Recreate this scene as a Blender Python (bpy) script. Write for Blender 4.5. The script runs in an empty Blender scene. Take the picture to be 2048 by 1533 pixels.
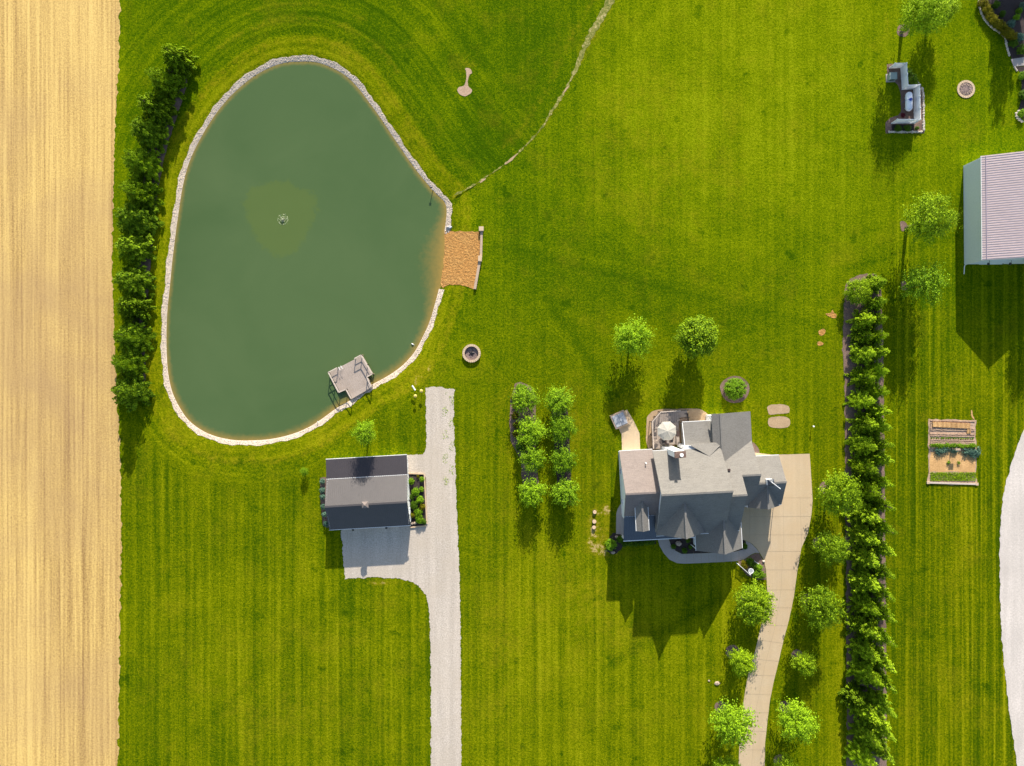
import bpy, math, random
import numpy as np
from mathutils import Vector, Matrix, Euler
from mathutils.geometry import delaunay_2d_cdt
R = math.radians
random.seed(7)
rng = np.random.default_rng(7)
SC = bpy.context.scene
COL = SC.collection

# ------------------------------------------------------------------ camera, sky, sun, exposure
H = 114.0                       # height of the camera above the lawn, metres
K = 12.5                        # survey scale: photo pixels per metre on the ground
cam_d = bpy.data.cameras.new("camera"); cam = bpy.data.objects.new("camera", cam_d); COL.objects.link(cam)
cam.location = (0, 0, H); cam.rotation_euler = (0, 0, 0)
cam_d.sensor_width = 36; cam_d.lens = 36 * H / (2048 / K)
cam_d.clip_start = 1; cam_d.clip_end = 9000
SC.camera = cam
SUN_EL, SUN_AZ = R(22.8), R(6.0)       # sun stands north (+Y), a touch east
w = bpy.data.worlds.new("World"); SC.world = w; w.use_nodes = True
nt = w.node_tree; nt.nodes.clear()
sky = nt.nodes.new("ShaderNodeTexSky"); sky.sky_type = 'NISHITA'; sky.sun_disc = False
sky.sun_elevation = SUN_EL; sky.sun_rotation = SUN_AZ
bg = nt.nodes.new("ShaderNodeBackground"); bg.inputs[1].default_value = 0.12
wo = nt.nodes.new("ShaderNodeOutputWorld")
nt.links.new(sky.outputs[0], bg.inputs[0]); nt.links.new(bg.outputs[0], wo.inputs[0])
sd = bpy.data.lights.new("sun", 'SUN'); sd.energy = 4.8; sd.angle = R(0.5); sd.color = (1.0, 0.93, 0.82)
so = bpy.data.objects.new("sun", sd); COL.objects.link(so)
sdir = Vector((math.sin(SUN_AZ) * math.cos(SUN_EL), math.cos(SUN_AZ) * math.cos(SUN_EL), math.sin(SUN_EL)))
so.rotation_euler = sdir.to_track_quat('Z', 'Y').to_euler(); so.location = (20, 60, 90)
SC.view_settings.view_transform = 'Standard'; SC.view_settings.look = 'None'
SC.view_settings.gamma = 1; SC.view_settings.exposure = 1.0

# ------------------------------------------------------------------ survey helpers
def G(px, py, h=0.0):
    """survey point (photo pixel units) seen at height h -> metres on the ground plan"""
    s = (1 - h / H) / K
    return ((px - 1024) * s, (766.5 - py) * s)
def GP(pts, h=0.0): return [G(a, b, h) for a, b in pts]

# ------------------------------------------------------------------ materials
MATS = {}
def nodes_of(name):
    m = bpy.data.materials.new(name); m.use_nodes = True
    n = m.node_tree; b = n.nodes["Principled BSDF"]
    MATS[name] = m
    return m, n, b
def mk(n, t, **kw):
    x = n.nodes.new(t)
    for k, v in kw.items(): setattr(x, k, v)
    return x
def noise(n, vec, scale, detail=3, rough=.6, dist=0.0):
    t = mk(n, "ShaderNodeTexNoise"); t.inputs["Scale"].default_value = scale
    t.inputs["Detail"].default_value = detail; t.inputs["Roughness"].default_value = rough
    t.inputs["Distortion"].default_value = dist
    if vec is not None: n.links.new(vec, t.inputs["Vector"])
    return t.outputs["Fac"]
def ramp(n, fac, stops, interp='LINEAR'):
    r = mk(n, "ShaderNodeValToRGB"); r.color_ramp.interpolation = interp
    e = r.color_ramp.elements
    while len(e) < len(stops): e.new(.5)
    for i, (p, c) in enumerate(stops):
        e[i].position = p; e[i].color = (c[0], c[1], c[2], 1)
    n.links.new(fac, r.inputs[0]); return r.outputs[0]
def math_n(n, op, a, b=None, c=None, clamp=False):
    m = mk(n, "ShaderNodeMath", operation=op); m.use_clamp = clamp
    for i, v in enumerate((a, b, c)):
        if v is None: continue
        if isinstance(v, (int, float)): m.inputs[i].default_value = v
        else: n.links.new(v, m.inputs[i])
    return m.outputs[0]
def mix(n, fac, a, b, blend='MIX'):
    m = mk(n, "ShaderNodeMix", data_type='RGBA', blend_type=blend)
    if isinstance(fac, (int, float)): m.inputs[0].default_value = fac
    else: n.links.new(fac, m.inputs[0])
    for i, v in ((6, a), (7, b)):
        if isinstance(v, tuple): m.inputs[i].default_value = (v[0], v[1], v[2], 1)
        else: n.links.new(v, m.inputs[i])
    return m.outputs[2]
def mapped(n, src, scale, rot=(0, 0, 0)):
    m = mk(n, "ShaderNodeMapping"); m.inputs["Scale"].default_value = scale; m.inputs["Rotation"].default_value = rot
    n.links.new(src, m.inputs[0]); return m.outputs[0]
def bump(n, b, hgt, strength, dist):
    u = mk(n, "ShaderNodeBump"); u.inputs["Strength"].default_value = strength; u.inputs["Distance"].default_value = dist
    n.links.new(hgt, u.inputs["Height"]); n.links.new(u.outputs[0], b.inputs["Normal"])
def world_pos(n): return mk(n, "ShaderNodeNewGeometry").outputs["Position"]
def obj_pos(n): return mk(n, "ShaderNodeTexCoord").outputs["Object"]

def mat_speckle(name, c0, c1, scale=6, scale2=.5, rough=.9, var=.35, bd=.02, bs=.4, c2=None, obj=False, streak=0):
    """mottled surface: fine speckle between c0 and c1 with broad patches"""
    m, n, b = nodes_of(name)
    p = obj_pos(n) if obj else world_pos(n)
    f = noise(n, p, scale, 4, .75); g = noise(n, p, scale2, 4, .6)
    col = ramp(n, f, [(.3, c0), (.7, c1)])
    d = c2 or tuple(x * (1 - var) for x in c0)
    if streak:
        sk = ramp(n, noise(n, mapped(n, p, (1, .05, 1)), 1.1, 3, .6), [(.38, (1 - streak,) * 3), (.62, (1, 1, 1))])
        col = mix(n, 1.0, col, sk, 'MULTIPLY')
    fac = ramp(n, g, [(.35, (0, 0, 0)), (.75, (1, 1, 1))])
    col = mix(n, math_n(n, 'MULTIPLY', fac, .7), col, d)
    n.links.new(col, b.inputs["Base Color"]); b.inputs["Roughness"].default_value = rough
    b.inputs["Specular IOR Level"].default_value = .2
    bump(n, b, f, bs, bd)
    return m
def mat_plain(name, c, rough=.6, metal=0.0, var=.08, scale=3):
    m, n, b = nodes_of(name)
    f = noise(n, obj_pos(n), scale, 4, .6)
    col = ramp(n, f, [(.3, tuple(x * (1 - var) for x in c)), (.7, tuple(min(1, x * (1 + var)) for x in c))])
    n.links.new(col, b.inputs["Base Color"]); b.inputs["Roughness"].default_value = rough
    b.inputs["Metallic"].default_value = metal
    return m

GR1, GR2, GR3 = (.142, .160, .001), (.040, .076, .001), (.26, .20, .008)
def mat_grass():
    m, n, b = nodes_of("lawn_grass")
    pos = world_pos(n)
    def attr(k): return mk(n, "ShaderNodeAttribute", attribute_name=k).outputs["Fac"]
    dp, wr, wv, tone, yel, lush = attr("dpond"), attr("wring"), attr("wvert"), attr("tone"), attr("yellow"), attr("lush")
    sep = mk(n, "ShaderNodeSeparateXYZ"); n.links.new(pos, sep.inputs[0])
    # north-south mower streaks: light sheen of bent blades painted into the colour
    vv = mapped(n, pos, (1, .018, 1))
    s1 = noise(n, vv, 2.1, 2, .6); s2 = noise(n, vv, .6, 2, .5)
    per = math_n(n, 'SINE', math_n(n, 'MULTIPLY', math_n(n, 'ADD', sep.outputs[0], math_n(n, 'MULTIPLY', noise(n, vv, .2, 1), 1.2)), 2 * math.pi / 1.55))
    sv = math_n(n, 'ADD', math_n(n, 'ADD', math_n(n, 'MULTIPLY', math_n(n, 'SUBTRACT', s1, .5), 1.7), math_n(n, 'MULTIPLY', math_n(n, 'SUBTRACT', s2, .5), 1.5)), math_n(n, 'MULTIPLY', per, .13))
    # mower streaks circling the pond, the same blade sheen put into the colour
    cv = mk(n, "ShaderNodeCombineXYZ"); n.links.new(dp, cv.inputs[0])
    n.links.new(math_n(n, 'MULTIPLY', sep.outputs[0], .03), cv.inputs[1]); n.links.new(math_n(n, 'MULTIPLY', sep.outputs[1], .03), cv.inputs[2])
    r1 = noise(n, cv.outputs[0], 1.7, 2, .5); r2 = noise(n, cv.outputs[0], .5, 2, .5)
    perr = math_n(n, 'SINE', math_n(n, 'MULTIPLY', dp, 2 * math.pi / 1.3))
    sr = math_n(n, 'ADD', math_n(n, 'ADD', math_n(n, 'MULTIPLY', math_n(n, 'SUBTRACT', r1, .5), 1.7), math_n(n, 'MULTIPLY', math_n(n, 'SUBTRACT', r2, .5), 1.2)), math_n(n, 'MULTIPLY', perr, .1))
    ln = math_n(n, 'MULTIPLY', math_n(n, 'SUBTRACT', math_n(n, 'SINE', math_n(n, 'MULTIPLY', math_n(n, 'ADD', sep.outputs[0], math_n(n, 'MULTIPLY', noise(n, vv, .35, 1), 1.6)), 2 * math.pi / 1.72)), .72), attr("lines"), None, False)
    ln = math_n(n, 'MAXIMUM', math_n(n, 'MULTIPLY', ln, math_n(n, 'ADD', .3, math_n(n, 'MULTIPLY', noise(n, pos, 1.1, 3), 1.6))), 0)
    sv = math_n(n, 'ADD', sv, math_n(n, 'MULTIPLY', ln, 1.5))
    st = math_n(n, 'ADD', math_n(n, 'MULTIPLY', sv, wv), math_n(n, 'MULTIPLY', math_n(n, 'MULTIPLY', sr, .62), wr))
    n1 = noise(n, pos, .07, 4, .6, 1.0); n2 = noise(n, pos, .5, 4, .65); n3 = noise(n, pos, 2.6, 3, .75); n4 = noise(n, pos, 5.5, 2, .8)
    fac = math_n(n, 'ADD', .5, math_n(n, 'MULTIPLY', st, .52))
    for a, k in ((n1, .5), (n2, .42), (n3, 1.15), (n4, 1.5)):
        fac = math_n(n, 'ADD', fac, math_n(n, 'MULTIPLY', math_n(n, 'SUBTRACT', a, .5), k))
    tuft = ramp(n, noise(n, pos, .28, 3, .55), [(.28, (1, 1, 1)), (.36, (0, 0, 0))])
    fac = math_n(n, 'SUBTRACT', fac, math_n(n, 'MULTIPLY', tuft, .28))
    fac = math_n(n, 'ADD', fac, tone)
    col = ramp(n, fac, [(.0, tuple(x * .72 for x in GR2)), (.3, GR2), (.72, GR1), (1, (.235, .235, .004))])
    col = mix(n, lush, col, mix(n, 1.0, col, (.94, 1.10, 1.0), 'MULTIPLY'))
    yel = math_n(n, 'MULTIPLY', yel, ramp(n, noise(n, pos, .95, 4, .7), [(.40, (.12, .12, .12)), (.60, (1.5, 1.5, 1.5))]))
    # drier, straw tinged grass
    y = math_n(n, 'MULTIPLY', math_n(n, 'ADD', math_n(n, 'MULTIPLY', math_n(n, 'SUBTRACT', noise(n, pos, .16, 5, .7), .52), 2.2), yel, None), math_n(n, 'ADD', math_n(n, 'MULTIPLY', n3, 1.4), -.2), None, True)
    col = mix(n, math_n(n, 'MULTIPLY', y, .8, None, True), col, mix(n, math_n(n, 'MULTIPLY', math_n(n, 'SUBTRACT', y, .55), 2.0, None, True), GR3, (.46, .33, .14)))
    n.links.new(col, b.inputs["Base Color"]); b.inputs["Roughness"].default_value = .85
    b.inputs["Specular IOR Level"].default_value = 0.0
    hh = math_n(n, 'ADD', math_n(n, 'MULTIPLY', n3, .6), math_n(n, 'MULTIPLY', n4, .5))
    bump(n, b, hh, .55, .16)
    return m
def mat_field():
    m, n, b = nodes_of("wheat_stubble")
    pos = world_pos(n); sep = mk(n, "ShaderNodeSeparateXYZ"); n.links.new(pos, sep.inputs[0])
    vv = mapped(n, pos, (1, .02, 1))
    s1 = noise(n, vv, 2.4, 3, .6); s2 = noise(n, vv, .5, 2, .5)
    per = math_n(n, 'SINE', math_n(n, 'MULTIPLY', sep.outputs[0], 2 * math.pi / .76))
    n1 = noise(n, pos, .05, 4, .6, .6); n3 = noise(n, pos, 3.5, 3, .75); n4 = noise(n, pos, 9, 2, .7)
    fac = math_n(n, 'ADD', .52, math_n(n, 'MULTIPLY', per, .05))
    for a, k in ((s1, 1.15), (s2, .9), (n3, 1.2), (n4, 1.4)):
        fac = math_n(n, 'ADD', fac, math_n(n, 'MULTIPLY', math_n(n, 'SUBTRACT', a, .5), k))
    col = ramp(n, fac, [(.05, (.24, .14, .05)), (.45, (.49, .32, .105)), (.9, (.68, .475, .16))])
    gy_ = math_n(n, 'DIVIDE', math_n(n, 'SUBTRACT', sep.outputs[1], 4.0), 22.0)
    gf = math_n(n, 'ADD', math_n(n, 'MULTIPLY', math_n(n, 'POWER', 2.718, math_n(n, 'MULTIPLY', math_n(n, 'MULTIPLY', gy_, gy_), -1.0)), .20), math_n(n, 'MULTIPLY', n1, .75))
    col2 = mix(n, ramp(n, gf, [(.36, (0, 0, 0)), (.66, (1, 1, 1))]), col, mix(n, .62, col, (.33, .205, .105)))
    n.links.new(col2, b.inputs["Base Color"]); b.inputs["Roughness"].default_value = .9
    b.inputs["Specular IOR Level"].default_value = .1
    bump(n, b, math_n(n, 'ADD', n3, math_n(n, 'MULTIPLY', per, .15)), .4, .12)
    return m
def mat_water():
    m, n, b = nodes_of("pond_water")
    pos = world_pos(n)
    sh = mk(n, "ShaderNodeAttribute", attribute_name="shallow").outputs["Fac"]
    fo = mk(n, "ShaderNodeAttribute", attribute_name="plume").outputs["Fac"]
    nn = noise(n, pos, .05, 4, .6, .7); nf = noise(n, pos, 1.6, 3, .6)
    col = ramp(n, nn, [(.3, (.060, .103, .034)), (.7, (.076, .119, .042))])
    pf = math_n(n, 'ADD', fo, math_n(n, 'MULTIPLY', math_n(n, 'SUBTRACT', noise(n, pos, .8, 6, .9), .5), 2.2))
    pl = ramp(n, pf, [(.44, (0, 0, 0)), (.54, (1, 1, 1))])
    col = mix(n, math_n(n, 'MULTIPLY', pl, .6), col, (.090, .128, .028))
    sf = math_n(n, 'ADD', sh, math_n(n, 'MULTIPLY', math_n(n, 'SUBTRACT', nf, .5), .35), None, True)
    col = mix(n, ramp(n, sf, [(.25, (0, 0, 0)), (1, (1, 1, 1))]), col, (.30, .19, .045))
    n.links.new(col, b.inputs["Base Color"]); b.inputs["Roughness"].default_value = .12
    b.inputs["IOR"].default_value = 1.33
    w1 = noise(n, mapped(n, pos, (1, 1.6, 1), (0, 0, .4)), 2.2, 3, .6)
    bump(n, b, w1, .12, .05)
    return m
def mat_shingle(name, c):
    m, n, b = nodes_of(name)
    p = obj_pos(n)
    f = noise(n, p, 7, 3, .8); g = noise(n, p, .6, 3, .6); h2 = noise(n, mapped(n, p, (.8, 6, 6)), 1.2, 2, .6)
    v = math_n(n, 'ADD', math_n(n, 'MULTIPLY', f, .75), math_n(n, 'MULTIPLY', h2, .35))
    v = math_n(n, 'ADD', v, math_n(n, 'MULTIPLY', g, .2))
    col = ramp(n, v, [(.38, tuple(x * .62 for x in c)), (.64, c), (.95, tuple(x * 1.42 for x in c))])
    n.links.new(col, b.inputs["Base Color"]); b.inputs["Roughness"].default_value = .9
    b.inputs["Specular IOR Level"].default_value = .25
    bump(n, b, v, .5, .02)
    return m
def mat_leaf(name, c, c2, trans=.35, up=1.0):
    m, n, b = nodes_of(name)
    g = mk(n, "ShaderNodeNewGeometry"); oi = mk(n, "ShaderNodeObjectInfo")
    f = math_n(n, 'ADD', math_n(n, 'MULTIPLY', g.outputs["Random Per Island"], .75), math_n(n, 'MULTIPLY', oi.outputs["Random"], .3))
    col = ramp(n, f, [(.1, c2), (.95, c)])
    out = n.nodes["Material Output"]; b.inputs["Roughness"].default_value = .65
    b.inputs["Specular IOR Level"].default_value = .08
    n.links.new(col, b.inputs["Base Color"])
    t = mk(n, "ShaderNodeBsdfTranslucent")
    n.links.new(mix(n, .5, col, tuple(x * 1.1 for x in c)), t.inputs[0])
    ms = mk(n, "ShaderNodeMixShader"); ms.inputs[0].default_value = trans
    n.links.new(b.outputs[0], ms.inputs[1]); n.links.new(t.outputs[0], ms.inputs[2]); n.links.new(ms.outputs[0], out.inputs[0])
    return m
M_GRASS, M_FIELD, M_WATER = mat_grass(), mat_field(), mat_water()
M_GRAVEL = mat_speckle("crushed_limestone", (.33, .28, .225), (.66, .575, .48), 5, .22, .95, .2, .05, .5, (.43, .36, .28), streak=.14)
M_GRAVEL2 = mat_speckle("pale_road_gravel", (.46, .41, .36), (.70, .62, .55), 4, .15, .95, .1, .03, .3, streak=.12)
M_CONC = mat_speckle("warm_concrete", (.44, .345, .23), (.56, .43, .275), 7, .3, .85, .1, .004, .2, (.47, .34, .20), streak=.07)
M_WALK = mat_speckle("grey_concrete", (.36, .31, .27), (.46, .40, .35), 7, .3, .85, .1, .004, .2)
M_JOINT = mat_plain("control_joint", (.30, .235, .155), .9)
M_MULCH = mat_speckle("dark_mulch", (.030, .022, .022), (.085, .062, .055), 9, .7, .95, .3, .05, .7)
M_MULCH2 = mat_speckle("faded_brown_mulch", (.12, .075, .058), (.30, .20, .16), 7, .5, .95, .3, .05, .7)
M_SAND = mat_speckle("coarse_orange_sand", (.20, .085, .022), (.66, .36, .11), 3.2, .35, .95, .2, .25, 1.0, (.50, .23, .06))
M_SOIL = mat_speckle("tilled_soil", (.34, .22, .145), (.56, .40, .28), 5, .6, .95, .2, .06, .7)
M_BARE = mat_speckle("bare_clay", (.34, .23, .13), (.50, .36, .22), 5, .6, .95, .2, .03, .5)
M_STRAW = mat_speckle("straw", (.40, .22, .085), (.74, .46, .20), 6, .8, .95, .2, .05, .7)
M_STONE = mat_speckle("pond_stone", (.46, .37, .28), (.74, .62, .49), 2.6, .3, .9, .2, .03, .4, (.40, .33, .25))
M_WSTONE = mat_plain("pale_edging_stone", (.55, .47, .38), .85, var=.2)
M_ROCK = mat_plain("tan_boulder", (.40, .30, .22), .9, var=.25)
M_SHING = mat_shingle("weathered_shingle", (.172, .160, .142))
M_SHING2 = mat_shingle("pinkish_shingle", (.195, .160, .142))
M_WHITE = mat_plain("white_siding", (.84, .84, .83), .5, var=.04)
M_TRIM = mat_plain("white_trim", (.80, .79, .76), .4, var=.03)
M_VINYL = None
M_METROOF = mat_plain("charcoal_metal_roof", (.072, .064, .062), .6, .0, .06, 1)
M_METDARK = mat_plain("dark_metal_roof", (.038, .032, .036), .6, .0, .06, 1)
M_METBLUE = mat_plain("dark_seamed_metal", (.055, .065, .085), .35, .4, .06, 1)
M_BARNROOF = mat_plain("tan_metal_roof", (.60, .46, .41), .5, .0, .06, 1)
M_BARNRIB = mat_plain("bluish_metal_rib", (.40, .34, .40), .45, .0, .05, 1)
M_BARNWALL = mat_plain("pale_grey_steel_wall", (.74, .77, .77), .5, .0, .04)
M_GLASS = mat_plain("window_glass", (.03, .035, .04), .08)
M_BLACK = mat_plain("black_metal", (.018, .018, .02), .5, .3)
M_DARK = mat_plain("dark_brown", (.06, .035, .03), .7)
M_DECK = mat_speckle("weathered_deck_board", (.30, .245, .205), (.40, .335, .285), 3, .6, .75, .1, .004, .2)
M_DOCK = mat_speckle("sun_bleached_board", (.36, .29, .235), (.45, .37, .31), 3, .5, .75, .1, .004, .2)
M_DOCKR = mat_plain("pale_tan_rail", (.50, .41, .33), .6)
M_CANVAS = mat_plain("off_white_canvas", (.40, .37, .31), .9, var=.03)
M_TIMBER = mat_plain("treated_timber", (.40, .29, .20), .85, var=.15)
M_BLOCK = mat_plain("tan_concrete_block", (.50, .37, .24), .9, var=.12)
M_ASH = mat_speckle("ash_and_char", (.05, .04, .045), (.42, .30, .25), 4, 1.1, .95, .4, .05, .6, (.06, .05, .06))
M_TANK = mat_plain("white_tank_paint", (.80, .80, .82), .3, var=.02)
M_BLUE = mat_plain("blue_lid_plastic", (.02, .06, .35), .4)
M_GENER = mat_plain("grey_green_cabinet", (.27, .32, .27), .5)
M_COVER = mat_plain("grey_panel_cover", (.34, .35, .37), .6, var=.12)
M_YELLOW = mat_plain("yellow_plastic", (.62, .46, .10), .5)
M_BARK = mat_plain("bark", (.12, .085, .06), .9, var=.3)
M_WOOD = mat_plain("cut_wood", (.60, .42, .26), .8, var=.12)
M_FOAM = mat_plain("water_foam", (.50, .55, .32), .7)
M_PIPE = mat_plain("white_pvc", (.74, .74, .72), .4)
M_VINYL = mat_leaf("white_vinyl", (.88, .88, .88), (.84, .84, .84), .35)
L_MAPLE = mat_leaf("maple_leaf", (.36, .52, .010), (.055, .115, .004), .2)
L_LIME = mat_leaf("lime_leaf", (.33, .52, .012), (.065, .14, .005), .22)
L_DEEP = mat_leaf("deep_green_leaf", (.12, .22, .01), (.03, .075, .005), .2)
L_SPRUCE = mat_leaf("windbreak_needle", (.30, .44, .012), (.05, .11, .006), .25)
L_PINE = mat_leaf("hedge_needle", (.50, .68, .022), (.08, .16, .008), .28)
L_GOLD = mat_leaf("golden_shrub_leaf", (.26, .23, .01), (.11, .11, .006))
L_GREEN = mat_leaf("bright_shrub_leaf", (.26, .44, .015), (.07, .16, .008))
L_BLUE = mat_leaf("blue_green_leaf", (.15, .25, .17), (.05, .11, .08), .2)
L_MAROON = mat_leaf("wine_red_leaf", (.20, .035, .05), (.07, .012, .02), .2)

ORD = ["first","second","third","fourth","fifth","sixth","seventh","eighth","ninth","tenth","eleventh","twelfth","thirteenth","fourteenth","fifteenth","sixteenth","seventeenth","eighteenth","nineteenth","twentieth","twenty first","twenty second","twenty third","twenty fourth","twenty fifth","twenty sixth","twenty seventh","twenty eighth","twenty ninth","thirtieth","thirty first","thirty second","thirty third","thirty fourth"]
# ------------------------------------------------------------------ object helpers
def tag(o, label=None, cat=None, group=None, kind=None):
    if label: o["label"] = label
    if cat: o["category"] = cat
    if group: o["group"] = group
    if kind: o["kind"] = kind
    return o
def empty(name, loc=(0, 0, 0), rz=0.0, **kw):
    o = bpy.data.objects.new(name, None); COL.objects.link(o); o.empty_display_size = .3
    o.location = loc; o.rotation_euler = (0, 0, rz)
    return tag(o, **kw)
class MB:
    def __init__(s): s.v = []; s.f = []; s.mi = []
    def add(s, vs, fs, mi=0):
        b = len(s.v); s.v += [tuple(p) for p in vs]; s.f += [tuple(i + b for i in f) for f in fs]; s.mi += [mi] * len(fs); return s
    def box(s, c, d, rz=0.0, mi=0, M=None):
        x, y, z = d[0] / 2, d[1] / 2, d[2] / 2
        vs = [Vector(p) for p in ((-x, -y, -z), (x, -y, -z), (x, y, -z), (-x, y, -z), (-x, -y, z), (x, -y, z), (x, y, z), (-x, y, z))]
        m = M if M is not None else Matrix.Rotation(rz, 3, 'Z')
        return s.add([m @ p + Vector(c) for p in vs], [(0, 3, 2, 1), (4, 5, 6, 7), (0, 1, 5, 4), (1, 2, 6, 5), (2, 3, 7, 6), (3, 0, 4, 7)], mi)
    def bar(s, a, b, wd, ht=None, mi=0):
        a, b = Vector(a), Vector(b); d = b - a; q = d.to_track_quat('Y', 'Z').to_matrix()
        return s.box((a + b) / 2, (wd, d.length, ht or wd), M=q, mi=mi)
    def tube(s, pts, rad, n=8, mi=0, cap=True):
        pts = [Vector(p) for p in pts]
        if isinstance(rad, (int, float)): rad = [rad] * len(pts)
        vs, fs = [], []
        for i, p in enumerate(pts):
            d = (pts[min(i + 1, len(pts) - 1)] - pts[max(i - 1, 0)]).normalized(); q = d.to_track_quat('Z', 'Y').to_matrix()
            for k in range(n):
                a = 2 * math.pi * k / n; vs.append(p + q @ Vector((math.cos(a) * rad[i], math.sin(a) * rad[i], 0)))
        for i in range(len(pts) - 1):
            for k in range(n):
                k2 = (k + 1) % n; fs.append((i * n + k, i * n + k2, (i + 1) * n + k2, (i + 1) * n + k))
        if cap: fs.append(tuple(range(n - 1, -1, -1))); fs.append(tuple(range((len(pts) - 1) * n, len(pts) * n)))
        return s.add(vs, fs, mi)
    def prism(s, poly, z0, z1, mi=0):
        n = len(poly); a = sum(poly[i][0] * poly[(i + 1) % n][1] - poly[(i + 1) % n][0] * poly[i][1] for i in range(n))
        if a < 0: poly = poly[::-1]
        vs = [(x, y, z0) for x, y in poly] + [(x, y, z1) for x, y in poly]
        fs = [tuple(range(n - 1, -1, -1)), tuple(range(n, 2 * n))] + [(i, (i + 1) % n, n + (i + 1) % n, n + i) for i in range(n)]
        return s.add(vs, fs, mi)
    def slab(s, top, t, mi=0):
        """sloping slab: polygon of 3D points, thickness t straight down"""
        n = len(top); a = sum(top[i][0] * top[(i + 1) % n][1] - top[(i + 1) % n][0] * top[i][1] for i in range(n))
        if a < 0: top = top[::-1]
        vs = [(x, y, z - t) for x, y, z in top] + list(top)
        fs = [tuple(range(n - 1, -1, -1)), tuple(range(n, 2 * n))] + [(i, (i + 1) % n, n + (i + 1) % n, n + i) for i in range(n)]
        return s.add(vs, fs, mi)
    def build(s, name, mats, parent=None, loc=(0, 0, 0), smooth=False):
        me = bpy.data.meshes.new(name); me.from_pydata(s.v, [], s.f)
        for m in (mats if isinstance(mats, (list, tuple)) else [mats]): me.materials.append(m)
        me.polygons.foreach_set("material_index", s.mi)
        if smooth: me.polygons.foreach_set("use_smooth", [True] * len(s.f))
        me.update()
        o = bpy.data.objects.new(name, me); COL.objects.link(o); o.location = loc
        if parent: o.parent = parent
        return o
def lathe(prof, n=24, cx=0, cy=0):
    vs, fs = [], []
    for r, z in prof:
        for k in range(n):
            a = 2 * math.pi * k / n; vs.append((cx + r * math.cos(a), cy + r * math.sin(a), z))
    for i in range(len(prof) - 1):
        for k in range(n):
            k2 = (k + 1) % n; fs.append((i * n + k, i * n + k2, (i + 1) * n + k2, (i + 1) * n + k))
    return vs, fs

# ------------------------------------------------------------------ pond outline and terrain
POND = [(600,120),(630,121),(660,131),(690,148),(715,172),(735,198),(757,228),(775,255),(800,292),(825,328),(850,360),(872,385),(889,402),(894,420),(892,445),(891,462),(891,480),(890,505),(887,540),(881,570),(872,602),(861,640),(847,672),(829,705),(806,731),(779,751),(752,766),(730,778),(703,800),(672,818),(645,838),(615,857),(580,871),(540,880),(500,883),(465,882),(430,875),(400,862),(374,842),(355,815),(341,785),(333,750),(330,715),(329,670),(331,620),(336,570),(341,520),(347,470),(354,420),(362,370),(374,325),(392,285),(415,245),(440,210),(470,178),(505,150),(540,131),(570,122)]
def catmull(pts, k=4, closed=True):
    out = []; n = len(pts)
    rngi = range(n) if closed else range(n - 1)
    for i in rngi:
        if closed: p0, p1, p2, p3 = pts[i - 1], pts[i], pts[(i + 1) % n], pts[(i + 2) % n]
        else: p0, p1, p2, p3 = pts[max(i - 1, 0)], pts[i], pts[i + 1], pts[min(i + 2, n - 1)]
        for j in range(k):
            t = j / k
            out.append(tuple(.5 * ((2 * p1[a]) + (-p0[a] + p2[a]) * t + (2 * p0[a] - 5 * p1[a] + 4 * p2[a] - p3[a]) * t * t + (-p0[a] + 3 * p1[a] - 3 * p2[a] + p3[a]) * t ** 3) for a in (0, 1)))
    if not closed: out.append(tuple(pts[-1]))
    return out
POND_W = catmull(GP(POND), 4)
PA = np.array(POND_W); PB = np.roll(PA, -1, 0)
def seg_dist(X, Y, A, B):
    d = np.full(X.shape, 1e9)
    for (ax, ay), (bx, by) in zip(A, B):
        vx, vy = bx - ax, by - ay; L = vx * vx + vy * vy + 1e-12
        t = np.clip(((X - ax) * vx + (Y - ay) * vy) / L, 0, 1)
        d = np.minimum(d, (X - ax - t * vx) ** 2 + (Y - ay - t * vy) ** 2)
    return np.sqrt(d)
def inside(X, Y, poly):
    c = np.zeros(X.shape, bool); n = len(poly)
    for i in range(n):
        x0, y0 = poly[i]; x1, y1 = poly[(i + 1) % n]
        if y0 == y1: continue
        cond = (y0 > Y) != (y1 > Y)
        c ^= cond & (X < (x1 - x0) * (Y - y0) / (y1 - y0) + x0)
    return c
WZ = -0.45
BEACH = [(889,461),(905,462),(935,463),(959,464),(961,490),(960,520),(955,550),(949,580),(936,575),(920,570),(905,569),(893,571),(884,577),(880,570),(884,545),(888,510)]
BEACH_W = GP(BEACH)
def terrain_from(d, bx):
    """d: signed distance outside the waterline; bx: 0..1 how much beach"""
    z = np.where(d < 0, WZ + d * .4, np.where(d < 1.0, WZ + .22 * d, np.minimum(0, WZ + .22 + (d - 1) * .045)))
    zb = np.where(d < 0, WZ + d * .15, np.minimum(0, WZ + .085 * d))
    return np.maximum(z * (1 - bx) + zb * bx, -2.2)
def pond_signed(X, Y):
    d = seg_dist(X, Y, PA, PB); return np.where(inside(X, Y, POND_W), -d, d)
def beachness(X, Y):
    a = np.array(BEACH_W); b = np.roll(a, -1, 0)
    d = seg_dist(X, Y, a, b); d = np.where(inside(X, Y, BEACH_W), 0, d)
    return np.clip(1 - d / 1.5, 0, 1)
def terrain_pts(X, Y):
    X, Y = np.asarray(X, float), np.asarray(Y, float)
    return terrain_from(pond_signed(X, Y), beachness(X, Y))

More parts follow.
